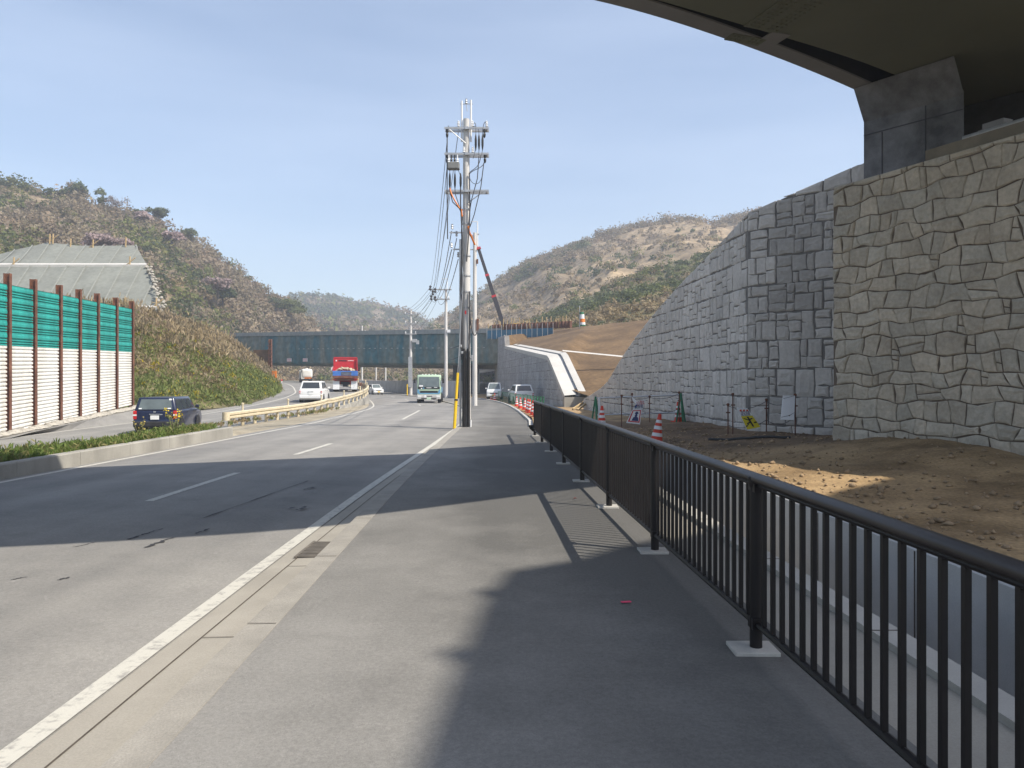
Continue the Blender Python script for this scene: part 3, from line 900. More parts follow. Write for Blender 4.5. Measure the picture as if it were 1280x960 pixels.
# pair foot and crest so the slope face is ruled between them
fo = resample(FOOT[:6], 26) + resample(FOOT[5:], 20)[1:]
ce = resample(CREST[:3], 26) + resample(CREST[2:], 20)[1:]
mb = MB(); P = []
for a, b in zip(fo, ce):
    row = []
    for k in range(17):
        t = k / 16; p = a.lerp(b, t)
        p.z += .12 * mnoise.noise(p * .5) + .25 * mnoise.noise(p * .09) * math.sin(math.pi * t)
        row.append(tuple(p))
    row.append((b.x + 3, b.y + 14, b.z + .1)); row.append((b.x + 6, b.y + 40, b.z - .5))
    P.append(row)
mb.grid(P); tag(mb.build('earth_slope', M['slope_earth'], smooth=True), kind='structure')

# drain channel: two white concrete sides and a dark bed, on the wall's top edge
dr = thing('drain_channel', (2.95, 61.6, 3.4), 'white concrete drain channel stepping down the edge of the brown slope', 'drain')
def ribbon(o0, o1, dz0, dz1, s0, s1, n=40):
    P = []
    for i in range(n + 1):
        s = s0 + (s1 - s0) * i / n
        p = A4 + D4 * s; z = zt4(s)
        P.append([p - N4 * o0 + Vector((0, 0, z + dz0)), p - N4 * o1 + Vector((0, 0, z + dz1))])
    return P
for (o0, o1, z0, z1) in ((-.06, .82, .08, .16), (1.02, 1.5, .24, .34)):
    mb = MB(); mb.grid(ribbon(o0, o1, z0, z1, -.6, 40.3, 120)); mb.grid([[q[0], q[0] - Vector((0, 0, .35))] for q in ribbon(o0, o1, z0, z1, -.6, 40.3, 120)])
    mb.build('channel_side', M['conc_white'], dr, world=True)
mb = MB(); mb.grid(ribbon(.82, 1.02, .02, .06, -.6, 40.3, 120)); mb.build('channel_bed', M['conc_grey'], dr, world=True)
mb = MB(); e0, e1 = A4 - D4 * .62 + N4 * .06, A4 - D4 * .62 - N4 * 1.5
mb.prism([(e0.x, e0.y), (e1.x, e1.y), (e1.x + D4.x * .9, e1.y + D4.y * .9), (e0.x + D4.x * .6, e0.y + D4.y * .6)], -.6, .44)
mb.build('channel_toe', M['conc_wall'], dr, world=True)
mb = MB()
q0 = A4 + D4 * 8.2 - N4 * 1.4 + Vector((0, 0, zt4(8.2) + .3)); q1 = Vector((9.2, 61.5, 3.35)); q2 = Vector((16, 58, 3.4))
for a, b in ((q0, q1), (q1, q2)):
    mb.add([a + Vector((0, -.25, .1)), b + Vector((0, -.2, .1)), b + Vector((0, .2, .22)), a + Vector((0, .25, .22))], [(0, 1, 2, 3)])
mb.build('side_channel', M['conc_white'], dr, world=True)

# retaining wall along the outside of the bend, beyond the poles
w4 = thing('retaining_wall', (XR(112) + 5.6, 112, -.5), 'low dark grey concrete wall along the outside of the bend below the bushes', 'retaining wall')
mb = MB(); P = []
for y in steps(83, 165, 1.5, 3):
    x = XR(y) + 6.3 * lat(XR, y)
    P.append([(x, y, ZR(y) - .2), (x + .05, y, 1.55), (x + .4, y, 1.55), (x + .4, y, -.6)])
mb.grid(P); mb.build('wall', M['conc_grey'], w4, world=True)

# ------------------------------------------------------------------ ditch beside the railing
dt = thing('drainage_ditch', (FX(8) + 1.2, 8, 0), 'deep open concrete ditch running beside the brown railing', 'ditch')
def ditch_rib(prof, y0=-8, y1=21.5, n=30):
    P = []
    for i in range(n + 1):
        y = y0 + (y1 - y0) * i / n
        P.append([(FX(y) + o, y, z) for o, z in prof])
    return P
mb = MB(); mb.grid(ditch_rib([(.86, -1.5), (.86, .02), (1.06, .02), (1.06, -1.45)])); mb.build('near_side', M['conc'], dt, world=True)
mb = MB(); mb.grid(ditch_rib([(1.06, -1.4), (2.28, -1.4)])); mb.build('bed', M['conc_grey'], dt, world=True)
mb = MB(); mb.grid(ditch_rib([(2.28, -1.45), (2.28, .10), (2.31, .12), (2.48, .12), (2.48, -.5)])); mb.build('far_side', M['conc_grey'], dt, world=True)
for y_ in np.arange(-1.0, 21, 2.0):
    mb = MB(); x_ = FX(y_)
    mb.box((x_ + 2.277, y_, -.66), (.006, .014, 1.5)); mb.build('panel_joint', M['joint'], dt, world=True)
    mb = MB(); mb.box((x_ + .96, y_, .0205), (.19, .014, .004)); mb.build('panel_joint', M['joint'], dt, world=True)
mb = MB()
mb.box((FX(21.6) + 1.6, 21.6, -.65), (1.9, .2, 1.5)); mb.build('end_wall', M['conc'], dt, world=True)
mb = MB(); mb.grid([[(FX(y_) + o_, y_, ZP(y_) + z_) for o_, z_ in ((.24, -.3), (.26, -.035), (.5, -.04), (.865, -.02))] for y_ in np.linspace(-8, 21.5, 40)]); tag(mb.build('ditch_bank', M['gutter']), kind='structure')

# ------------------------------------------------------------------ works yard: rough earth
def yard_z(x, y):
    f = max(0, min(1, (y - 16) / 22)); far = max(0, min(1, (y - 30) / 30))
    z = .13 + .16 * max(0, min(1, (x - FX(y) - 2.4) / 3.5)) * (1 - f)
    z -= .10 * f + .38 * far
    p = Vector((x, y, 0))
    z += .045 * mnoise.noise(p * 1.1) + .02 * mnoise.noise(p * 3.7) + .016 * mnoise.noise(p * 9.0)
    # spoil heaped against the walls
    z += .28 * math.exp(-((x - 7.6) ** 2 / 2.2 + (y - 14) ** 2 / 8.0)) + .12 * math.exp(-((x - 5.2) ** 2 / 5 + (y - 24) ** 2 / 14.0))
    return z


def yx0(y):
    return FX(y) + 2.45 if y < 21.6 else max(XE(y) + .15, XE(y) + .15)


mb = MB(); P = []
for y in list(np.arange(-8, 24, .22)) + list(np.arange(24, 46, .6)) + list(np.arange(46, 112, 2.0)):
    a = yx0(y)
    if 21.0 < y < 21.7: a = FX(y) + 2.45
    b = 9.5 if y < 40 else 9.5 - (y - 40) * .1
    if y > 56: b = 4.4 - .1134 * (y - 55)
    row = []
    for k in range(40):
        t = (k / 39) ** 1.15
        x = a + (b - a) * t
        row.append((x, y, yard_z(x, y)))
    P.append(row)
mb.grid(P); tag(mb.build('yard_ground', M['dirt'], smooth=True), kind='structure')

# stones and clods strewn on the earth
V, Fq, C = [], [], []
rnd = random.Random(5)
for i in range(1700):
    y = rnd.uniform(1.5, 24); a = FX(y) + 2.46
    x = a + abs(rnd.gauss(0, 1)) * .9 if rnd.random() < .45 else rnd.uniform(a, 8.0)
    if x < a: continue
    r = rnd.choice((.012, .018, .025, .035, .05)) * rnd.uniform(.7, 1.3)
    z = yard_z(x, y) + r * .3
    b = len(V)
    g_ = rnd.uniform(1.0, 1.8); c = (.22 * g_, .155 * g_, .092 * g_)
    for k in range(6):
        p = [(1,0,0),(-1,0,0),(0,1,0),(0,-1,0),(0,0,.7),(0,0,-.7)][k]
        V.append((x + p[0]*r*rnd.uniform(.6,1.3), y + p[1]*r*rnd.uniform(.6,1.3), z + p[2]*r*rnd.uniform(.6,1.2))); C.append(c)
    for t in ((0,2,4),(2,1,4),(1,3,4),(3,0,4),(2,0,5),(1,2,5),(3,1,5),(0,3,5)): Fq.append([b + q for q in t])
raw_mesh('stones', np.array(V), np.array(Fq), M['leaf'] if False else mat('loose_stones', (1, 1, 1), .95, .1, 5, tint=True), np.array(C))
tag(bpy.data.objects['stones'], kind='stuff', label='loose stones and earth clods scattered over the works yard', cat='stones')
# ------------------------------------------------------------------ bridge overhead
FAR = [(-30, 9.3), (-14, 9.9), (-6, 10.9), (-2, 11.9), (1.31, 13.0), (4.22, 14.64), (7.66, 17.1), (10.5, 19.6), (15, 24.5), (22, 33)]
NEAR = [(-30, 1.5), (-14, 2.2), (-6, 3.0), (1.09, 4.93), (3.91, 6.1), (6.6, 8.15), (10, 11.3), (14, 15.6), (20, 23), (27, 32)]


def smooth2(poly, n):
    c = [0]
    for i in range(len(poly) - 1): c.append(c[-1] + math.dist(poly[i], poly[i + 1]))
    fx_, fy_ = curve(list(zip(c, [p[0] for p in poly]))), curve(list(zip(c, [p[1] for p in poly])))
    ts = np.linspace(0, c[-1], n)
    return [(fx_(t), fy_(t)) for t in ts]


# corresponding stations on both edges, by arc fraction of matching knots
def stations(poly, per=8):
    c = list(range(len(poly)))
    fx_, fy_ = curve(list(zip(c, [p[0] for p in poly]))), curve(list(zip(c, [p[1] for p in poly])))
    return [Vector((fx_(i / per), fy_(i / per), 0)) for i in range((len(poly) - 1) * per + 1)]


FS, NS = stations(FAR), stations(NEAR)
br = thing('bridge', (4.2, 11, 8.1), 'large olive steel girder bridge passing overhead onto the stone wall', 'bridge')
ZB = 8.1


def across(i, o):
    """point o metres in from the far edge at station i"""
    v = NS[i] - FS[i]; return FS[i] + v.normalized() * o


WID = lambda i: (NS[i] - FS[i]).length
n_st = len(FS)
# taper of the open slot between the edge girder and the box girder
slot = curve([(-30, .0), (-1, .02), (1.3, .04), (3.0, .10), (4.2, .20), (7.0, .50), (9, .62), (22, .7)])
GW = curve([(-30, .40), (1.3, .40), (4.2, .38), (7.6, .42), (22, .42)])


def ribs(fn, i0=0, i1=None):
    return [[tuple(p) for p in fn(i)] for i in range(i0, i1 or n_st)]


U = lambda p, z: Vector((p.x, p.y, z))
mb = MB()
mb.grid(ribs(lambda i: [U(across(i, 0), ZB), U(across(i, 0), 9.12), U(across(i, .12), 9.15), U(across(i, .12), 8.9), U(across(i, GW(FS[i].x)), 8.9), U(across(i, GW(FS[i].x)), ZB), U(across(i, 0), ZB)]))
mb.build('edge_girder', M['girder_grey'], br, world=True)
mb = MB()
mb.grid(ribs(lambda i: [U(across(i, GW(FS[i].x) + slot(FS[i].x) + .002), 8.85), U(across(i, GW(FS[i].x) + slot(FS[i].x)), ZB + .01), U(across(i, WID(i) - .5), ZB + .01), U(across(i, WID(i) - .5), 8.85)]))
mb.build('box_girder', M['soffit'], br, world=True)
mb = MB()
mb.grid(ribs(lambda i: [U(across(i, .1), 8.93), U(across(i, WID(i) - .02), 8.87), U(across(i, WID(i)), 8.1), U(across(i, WID(i) + .1), 8.1), U(across(i, WID(i) + .1), 9.1), U(across(i, .1), 9.1)]))
mb.build('deck_slab', M['conc_grey'], br, world=True)
mb = MB()
mb.grid(ribs(lambda i: [U(across(i, GW(FS[i].x) + .004), ZB + .03), U(across(i, GW(FS[i].x) + .004), 8.84), U(across(i, GW(FS[i].x) + slot(FS[i].x) - .004), 8.84), U(across(i, GW(FS[i].x) + slot(FS[i].x) - .004), ZB + .03)]))
mb.build('slot_shade', mat('painted_slot_shade', (.018, .02, .026), .8, .2, 2), br, world=True)  # dark liner added: the slot's deep shade is put into its colour
# splice plates bridging the slot, bolted splice across the soffit
def on_edge(x):   # station index nearest to far-edge x
    return min(range(n_st), key=lambda i: abs(FS[i].x - x))
def edge_at(x):
    for i in range(n_st - 1):
        if FS[i].x <= x <= FS[i+1].x:
            t = (x - FS[i].x) / (FS[i+1].x - FS[i].x)
            return FS[i].lerp(FS[i+1], t), (NS[i] - FS[i]).normalized().lerp((NS[i+1] - FS[i+1]).normalized(), t).normalized()
for x, w in ((4.75, .42), (8.1, .34), (9.2, .4)):
    mb = MB()
    p, v = edge_at(x); g_ = GW(x); s_ = slot(x)
    tx = Vector((-v.y, v.x, 0))
    if tx.x < 0: tx = -tx
    a, b = p + v * (g_ - .06), p + v * (g_ + s_ + .12)
    q = [a - tx * w / 2, a + tx * w / 2, b + tx * w / 2, b - tx * w / 2]
    mb.add([U(k, ZB + .004) for k in q] + [U(k, ZB - .012) for k in q], [(0,1,2,3),(7,6,5,4),(0,4,5,1),(1,5,6,2),(2,6,7,3),(3,7,4,0)])
    mb.build('tie_plate', M['girder_grey'], br, world=True)
mb = MB(); bolts = mb
p0, v0 = edge_at(4.35); t0 = Vector((-v0.y, v0.x, 0)); t0 = t0 if t0.x > 0 else -t0
for (oa, ob) in ((.06, GW(4.35) - .04), (GW(4.35) + slot(4.35) + .05, 5.6)):
    c_ = p0 + v0 * ((oa + ob) / 2)
    q = [p0 + v0 * oa - t0 * .38, p0 + v0 * oa + t0 * .38, p0 + v0 * ob + t0 * .38, p0 + v0 * ob - t0 * .38]
    mb.add([U(k, ZB + .006) for k in q] + [U(k, ZB - .014) for k in q], [(0,1,2,3),(7,6,5,4),(0,4,5,1),(1,5,6,2),(2,6,7,3),(3,7,4,0)])
    o = oa + .09
    while o < min(ob - .05, 3.2):
        for s in (-.30, -.20, -.10, .10, .20, .30):
            c = p0 + v0 * o + t0 * s
            bolts.lathe([(.022, ZB - .034), (.026, ZB - .03), (.026, ZB - .013)], c=(c.x, c.y, 0), n=6)
        o += .12
sp = mb.build('splice_plate', M['soffit'], br, world=True)

# concrete pier head standing behind the warm wall
pr = thing('bridge_pier', (9, 17.5, 0), 'dark stained concrete pier block with a flared top under the bridge', 'bridge pier')
fp = [(7.88, 17.2), (9.12, 15.5), (10.55, 18.05), (9.35, 19.8)]
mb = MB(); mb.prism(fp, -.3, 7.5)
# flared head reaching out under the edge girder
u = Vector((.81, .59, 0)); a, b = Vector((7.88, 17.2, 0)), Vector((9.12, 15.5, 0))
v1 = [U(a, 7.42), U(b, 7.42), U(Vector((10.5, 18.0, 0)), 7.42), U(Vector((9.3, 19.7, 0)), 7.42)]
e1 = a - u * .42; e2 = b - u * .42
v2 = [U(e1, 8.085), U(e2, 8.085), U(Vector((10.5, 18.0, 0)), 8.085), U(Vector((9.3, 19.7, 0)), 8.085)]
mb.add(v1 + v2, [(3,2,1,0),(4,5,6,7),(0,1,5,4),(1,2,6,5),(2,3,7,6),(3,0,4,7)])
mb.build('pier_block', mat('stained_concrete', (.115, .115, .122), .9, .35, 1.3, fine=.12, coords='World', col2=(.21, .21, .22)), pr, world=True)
mb = MB()
fd = (b - a).normalized(); fn_ = Vector((-.81, -.59, 0))
for s, w_, z0, z1 in ((.42, .02, 4.5, 7.1), (1.35, .02, 4.5, 7.4)):
    c_ = a + fd * s + fn_ * .004
    mb.box((c_.x, c_.y, (z0 + z1) / 2), (w_, .012, z1 - z0), rz=math.atan2(fd.y, fd.x))
for z_, l_ in ((7.12, 2.08),):
    c_ = a + fd * (l_ / 2) + fn_ * .004
    mb.box((c_.x, c_.y, z_), (l_, .012, .022), rz=math.atan2(fd.y, fd.x))
mb.build('formwork_joint', mat('dark_joint_line', (.07, .07, .08), .95), pr, world=True)
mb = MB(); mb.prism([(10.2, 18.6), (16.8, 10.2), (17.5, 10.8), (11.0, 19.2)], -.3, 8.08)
mb.build('back_wall', mat('shade_darkened_concrete', (.06, .06, .058), .95, .3, 1.1, coords='World'), pr, world=True)  # concrete darkened to carry the shade of the space under the deck
bw = thing('bearing_seat', (10, 12.5, 5.9), 'steel bearing blocks in the dark gap on top of the warm stone wall', 'bridge bearing')
for k in range(4):
    mb = MB()
    c = A1 + D1 * (3.1 + k * 1.6) - N1 * .55
    mb.box((c.x, c.y, 5.97), (.5, .3, .16), rz=-1.15); mb.box((c.x, c.y, 6.1), (.38, .24, .1), rz=-1.15)
    mb.build('bearing_block', M['girder_grey'], bw, world=True)
mb = MB(); c0, c1 = A1 + D1 * 2.6 - N1 * .38, A1 + D1 * 10 - N1 * .38
mb.tube([c0 + Vector((0,0,5.98)), c1 + Vector((0,0,5.98))], .05, 8); mb.build('edge_pipe', M['steel'], bw, world=True)

# second deck under construction behind the viewer: its ragged end throws the near shade
b2 = thing('bridge_deck', (16, -4, 15.5), 'second bridge deck under construction with bracket ends sticking out', 'bridge')
outline = [(-.05, 6.6), (.59, 7.04), (1.03, 7.6), (1.9, 8.3), (5.3, 11.2), (10, 16), (17, 24), (23, 20), (16, 11), (9, 2), (4, -6), (-.95, -6), (-.65, .5), (-.41, 3.56), (-.22, 5.7)]
HB = 16.0; shx, shy = SUN_DIR.x / SUN_DIR.z * HB, SUN_DIR.y / SUN_DIR.z * HB
mb = MB(); mb.prism([(x + shx, y + shy) for x, y in outline], HB - .9, HB); mb.build('deck_slab', M['conc_grey'], b2, world=True)
for (x, y, l) in ((-.20, 5.95, .09), (-.34, 4.62, .10)):
    mb = MB(); mb.box((x + shx - l / 2 + .1, y + shy, HB - .12), (l + .2, .2, .2)); mb.build('bracket', M['steel'], b2, world=True)

# ------------------------------------------------------------------ far bridge wrapped in netting
fb = thing('overpass_bridge', (-18, 118, 6), 'distant bridge under construction wrapped in blue green netting across the road', 'bridge')
bl, brt = Vector((-49.6, 136, 0)), Vector((-1.2, 104.5, 0))
ua = (brt - bl).normalized(); na = Vector((ua.y, -ua.x, 0))      # na faces the viewer
LB = (brt - bl).length
def fbz(s, k):
    t = s / LB
    lo, hi = 4.35 + (3.72 - 4.35) * t, 9.35 + (8.05 - 9.35) * t
    return lo + (hi - lo) * k
mb = MB(); P = []
for i in range(131):
    s = LB * i / 130; p = bl + ua * s; row = []
    for k, (kk, oo) in enumerate(((-.01, -2.0), (0, -.15), (.06, .22), (.25, .34), (.45, .38), (.55, .40), (.75, .34), (.92, .3), (1.0, .22), (1.01, -.6))):
        bulge = .16 * math.sin(s * 2.1 + kk * 2) * math.sin(math.pi * max(0, min(1, kk))) + .14 * mnoise.noise(Vector((s * .9, kk * 3, 4)))
        q = p + na * (oo + bulge)
        row.append((q.x, q.y, fbz(s, kk) + (.10 * mnoise.noise(Vector((s * 1.4, 7, kk))) if kk in (0, .06) else 0)))
    P.append(row)
mb.grid(P)
for i in range(34):
    s = 18 + i * 1.12; p = bl + ua * s + na * .62
    mb.box((p.x, p.y, fbz(s, .54)), (.32, .04, .10), 1, rz=math.atan2(ua.y, ua.x))
mb.build('netting', [M['net_blue'], mat('pale_gap', (.36, .37, .34), .9)], fb, world=True, smooth=True)
mb = MB(); P = []
for i in range(60):
    s = LB * i / 59; p = bl + ua * s
    q0, q1 = p + na * .42, p - na * 5.0
    z0 = fbz(s, 1.0)
    P.append([(q0.x, q0.y, z0 - .02), (q0.x, q0.y, z0 + .62), (q1.x, q1.y, z0 + .66), (q1.x, q1.y, z0 - .5), (q1.x, q1.y, z0 - 5)])
mb.grid(P); mb.build('deck_edge', mat('pale_net_strip', (.27, .29, .28), .9, .15, 1.5, coords='World'), fb, world=True)
for s in (15.8, 19.6):
    mb = MB(); p = bl + ua * s + na * .75
    mb.box((p.x, p.y, fbz(s, .16)), (1.05, .05, .55), rz=math.atan2(ua.y, ua.x))
    sg = mb.build('clearance_sign', M['sign_white'], fb, world=True)
    mb = MB(); p = p + na * .03
    for dz in (-.16, .14): mb.box((p.x, p.y, fbz(s, .16) + dz), (.9, .012, .10), rz=math.atan2(ua.y, ua.x))
    o = mb.build('red_bands', M['sign_red'], sg, world=True)
for i in range(26):
    mb = MB()
    s = LB - 1 + i * .48 - 1.2; p = bl + ua * s + Vector((0, 0, 0)); q = p + na * random.uniform(-.4, .4)
    mb.tube([(q.x, q.y, fbz(LB, 1.0) + .4), (q.x + random.uniform(-.1, .1), q.y, fbz(LB, 1) + random.uniform(1.35, 2.1))], .06, 6)
    mb.build('formwork_post', M['wood'], fb, world=True)
mb = MB()
for i in range(24):
    s = LB - 1.6 + i * .52; p = bl + ua * s
    mb.box((p.x, p.y, fbz(LB, 1.0) + .75), (.34, .6, .85), rz=.3)
mb.build('rusty_shuttering', M['rust'], fb, world=True)
mb = MB()
P = []
for i in range(24):
    s = LB - 2 + i * .45; p = bl + ua * s + na * .9; z1 = fbz(LB, 1.0) + .35
    P.append([(p.x, p.y, z1 - 1.15 + .08 * math.sin(i * 1.7)), (p.x, p.y, z1)])
mb.grid(P); mb.build('scaffold_sheet', M['net_bright'], fb, world=True)
for i in range(14):
    mb = MB()
    s = LB - 2 + i * .8; p = bl + ua * s + na * 1.0; z1 = fbz(LB, 1.0)
    mb.tube([(p.x, p.y, z1 - .9), (p.x, p.y, z1 + 1.0)], .035, 6)
    mb.build('scaffold_tube', M['steel'], fb, world=True)
mb = MB(); mb.prism([(-8.6, 112), (-5.4, 111), (-4.8, 113), (-8, 114)], -.7, 4.6); mb.build('wrapped_pier', mat('dark_wrapped_net', (.035, .05, .065), .9, .3, 1, coords='World'), fb, world=True)
# rusty post and boards under its left end
rp = thing('sheet_pile_post', (-34.6, 110, .9), 'tall rusty steel post at the road edge in front of brown boards', 'steel post')
mb = MB()
for dx in (-.16, .16): mb.box((-34.6 + dx, 110, 4.2), (.07, .5, 6.6))
mb.box((-34.6, 110, 4.2), (.3, .06, 6.6))
for k in range(11): mb.box((-34.6, 109.72, 1.6 + k * .55), (.7, .05, .08))
mb.build('post', M['rust'], rp, world=True)
mb = MB(); mb.prism([(-37.4, 111), (-34.9, 110.4), (-34.9, 110.6), (-37.4, 111.2)], .5, 6.0); mb.build('boards', mat('brown_boards', (.13, .075, .04), .9, .25, 2), rp, world=True)
ob = thing('road_sign', (-30.4, 98.0, .9), 'orange panel sign at the bend below the rusty post', 'sign')
mb = MB(); mb.box((-30.4, 98.0, 2.15), (.75, .08, 1.3)); mb.build('panel', M['yellow'] if False else M['orange'], ob, world=True, bevel=.03)
mb = MB(); mb.tube([(-30.4, 98.06, .8), (-30.4, 98.06, 2.0)], .05, 8); mb.build('leg', M['steel'], ob, world=True)
mk = thing('delineator_post', (-30.3, 101, 1.0), 'small white marker post with a red top at the bend', 'marker post')
mb = MB(); mb.tube([(0, 0, -.1), (0, 0, .55)], .07, 8); mb.build('post', M['sign_white'], mk)
mb = MB(); mb.lathe([(.10, .52), (.11, .64), (.05, .72)], n=8); mb.build('cap', M['sign_red'], mk)

# ------------------------------------------------------------------ hills
def hill(name, foot, ridge, material, n=90, m=36, bumps=3.0, bscale=.03, back=(0, 60, -30), prof=1.0, seed=0, rough=0.0, gully=0.0):
    f, r = resample(foot, n), resample(ridge, n)
    P = np.zeros((n, m + 8, 3))
    for i in range(n):
        for j in range(m + 8):
            t = j / (m - 1)
            if t <= 1:
                p = f[i].lerp(r[i], t)
                p.z = f[i].z + (r[i].z - f[i].z) * (t ** prof)
                a = math.sin(math.pi * min(1, t)) ** .7
            else:
                q = (j - m + 1) / 8
                p = r[i] + Vector(back) * q; p.z = r[i].z + back[2] * q * q
                a = .25
            s = Vector((p.x * bscale + seed, p.y * bscale, p.z * bscale * .6))
            d = bumps * (mnoise.fractal(s, 1.0, 2.1, 5) * (.25 + a))
            if gully:
                gx = p.x * .045 + p.z * .012 + seed
                d += gully * a * (1 - abs(mnoise.noise(Vector((gx, p.z * .004, seed)))) * 2.6)
            p.z += d
            P[i, j] = p
    mb = MB(); mb.grid([[tuple(q) for q in row] for row in P])
    o = mb.build(name, material, smooth=True)
    tag(o, kind='structure')
    return P


def sample(P, n, jmax, rng, jmin=0.0, irange=(0, 1)):
    ni = P.shape[0]
    i = rng.uniform(irange[0] * (ni - 1), irange[1] * (ni - 1) - 1e-3, n); j = rng.uniform(jmin, jmax - 1e-3, n)
    i0, j0 = i.astype(int), j.astype(int)
    i0 = np.minimum(i0, ni - 2); u, v = (i - i0)[:, None], (j - j0)[:, None]
    return P[i0, j0] * (1-u)*(1-v) + P[i0+1, j0] * u*(1-v) + P[i0, j0+1] * (1-u)*v + P[i0+1, j0+1] * u*v, i / (ni - 1), j


def leaves(cent, rad, hgt, cols, per, size, rng, upright=0.0, slim=1.0, shell=.55, facing=False):
    """crowns made of many small leaf clump faces"""
    n = len(cent)
    k = np.repeat(np.arange(n), per)
    T = len(k)
    d = rng.normal(size=(T, 3)); d /= np.linalg.norm(d, axis=1)[:, None]
    d[:, 2] = np.abs(d[:, 2]) * 1.0 - .15 * rng.random(T)
    rr = (shell + (1 - shell) * rng.random(T)) ** 1.0
    lump = 1 + .22 * np.sin(d[:, 0] * 5 + k * 1.7) * np.sin(d[:, 1] * 4 + k * 2.3 + d[:, 2] * 5)
    pos = cent[k] + d * np.stack([rad[k], rad[k], hgt[k]], 1) * (rr * lump)[:, None]
    a = rng.normal(size=(T, 3)); a[:, 2] += upright * 2; a /= np.linalg.norm(a, axis=1)[:, None]
    if facing:      # leaf clumps face outwards from the crown
        nn = d + .55 * rng.normal(size=(T, 3)); nn /= np.linalg.norm(nn, axis=1)[:, None]
        a = np.cross(nn, rng.normal(size=(T, 3))); a /= np.linalg.norm(a, axis=1)[:, None]
        b = np.cross(nn, a)
    else:
        b = np.cross(a, rng.normal(size=(T, 3))); b /= np.linalg.norm(b, axis=1)[:, None]
    sz = (size * (.6 + .8 * rng.random(T)))[:, None] if np.isscalar(size) else (size[k] * (.6 + .8 * rng.random(T)))[:, None]
    A, B = a * sz, b * sz * slim
    V = np.stack([pos - A - B * .6, pos + A * .2 - B, pos + A + B * .5, pos - A * .3 + B], 1).reshape(-1, 3)
    F = np.arange(T * 4).reshape(T, 4)
    c = cols[k] * ((.88 + .24 * rng.random((T, 1))) if facing else (.8 + .4 * rng.random((T, 1))))
    return V, F, np.repeat(c, 4, 0)


def merge(parts):
    V, F, C, b = [], [], [], 0
    for v, f, c in parts:
        V.append(v); F.append(f + b); C.append(c); b += len(v)
    return np.concatenate(V), np.concatenate(F), np.concatenate(C)


BROWN = np.array([[.225, .18, .115], [.245, .185, .125], [.205, .168, .11], [.25, .21, .135], [.27, .22, .16]])
GREEN = np.array([[.075, .095, .042], [.095, .112, .052], [.115, .132, .052], [.07, .085, .045]])
YGREEN = np.array([[.18, .20, .06], [.21, .205, .075], [.16, .18, .058]])
TAN = np.array([[.30, .23, .13], [.26, .20, .11], [.33, .26, .16]])
CHERRY = np.array([[.42, .33, .31], [.38, .29, .28]])


def woods(name, label, P, n, jmax, rng, rad, per, size, mix, jmin=0, patch=.02, irange=(0, 1), seed=0, lift=.45, slim=.6):
    pos, iu, j = sample(P, n, jmax, rng, jmin, irange)
    r = rad * (.55 + .9 * rng.random(n) ** 1.6)
    cols = np.zeros((n, 3))
    for q in range(n):
        w = mnoise.noise(Vector((pos[q, 0] * patch + seed, pos[q, 1] * patch, pos[q, 2] * patch))) + rng.normal() * .16
        acc = 0
        for lim, pal in mix:
            if w < lim:
                cols[q] = pal[rng.integers(len(pal))]; break
        else:
            cols[q] = mix[-1][1][0]
    cols *= (.8 + .4 * rng.random((n, 1)))
    h = r * (.75 + .5 * rng.random(n))
    pos[:, 2] += h * lift * .3
    V, F, C = leaves(pos, r, h, cols, per, size, rng, slim=slim, facing=True)
    o = raw_mesh(name, V, F, M['leaf'], C)
    tag(o, label, 'woodland', kind='stuff')
    return pos


# hill B: wooded hill on the left
footB = [(-170, 92, 9), (-125, 100, 9), (-105, 104, 9), (-92, 108, 9), (-80, 112, 8), (-70, 117, 7.5), (-64, 124, 6.5), (-60, 134, 5), (-60, 150, 2.5), (-66, 168, 2), (-74, 190, 2)]
ridgeB = [at(-260, 190, 235), at(-90, 212, 235), at(0, 226, 236), at(60, 247, 237), at(100, 250, 238), at(150, 268, 240), at(190, 278, 242), at(230, 303, 246), at(275, 337, 250), at(310, 360, 255), at(350, 380, 260), at(388, 424, 266), at(410, 458, 272)]
PB = hill('hill', footB, ridgeB, M['hill_brown'], 110, 40, 3.0, .02, back=(10, 70, -25), seed=3.1, prof=.95)
woods('hillside_woods', 'brown early spring woods covering the left hill with evergreen patches', PB, 2700, 42, np.random.default_rng(21), 2.9, 70, .42,
      [(-.05, BROWN), (.04, np.vstack([BROWN, TAN[:1], BROWN])), (.22, YGREEN * .85), (2, GREEN)], patch=.022, seed=5)
# hill C: far hazy hill
footC = [(-110, 225, 2), (-75, 208, 2), (-40, 196, 1.4), (-10, 190, .5), (25, 190, 3)]
ridgeC = [at(280, 392, 700), at(330, 384, 690), at(360, 372, 690), at(385, 368, 690), at(430, 377, 700), at(470, 385, 710), at(505, 394, 715), at(540, 408, 715), at(600, 430, 700), at(700, 440, 680)]
PC = hill('hill', footC, ridgeC, M['hill_brown'], 80, 60, 9.0, .008, back=(0, 150, -60), seed=7.7, prof=1.6)
woods('far_woods', 'hazy grey brown woods on the distant hill above the netted bridge', PC, 2600, 62, np.random.default_rng(22), 6.0, 24, 1.3,
      [(.05, BROWN), (.16, YGREEN), (2, GREEN)], jmin=14, patch=.012, seed=2)
woods('roadside_bushes', 'brown and olive bushes above the low grey wall under the bridge', PC, 900, 12, np.random.default_rng(23), 2.2, 60, .34,
      [(-.02, BROWN), (.12, TAN), (.25, YGREEN), (2, GREEN)], jmin=0, patch=.05, seed=9)
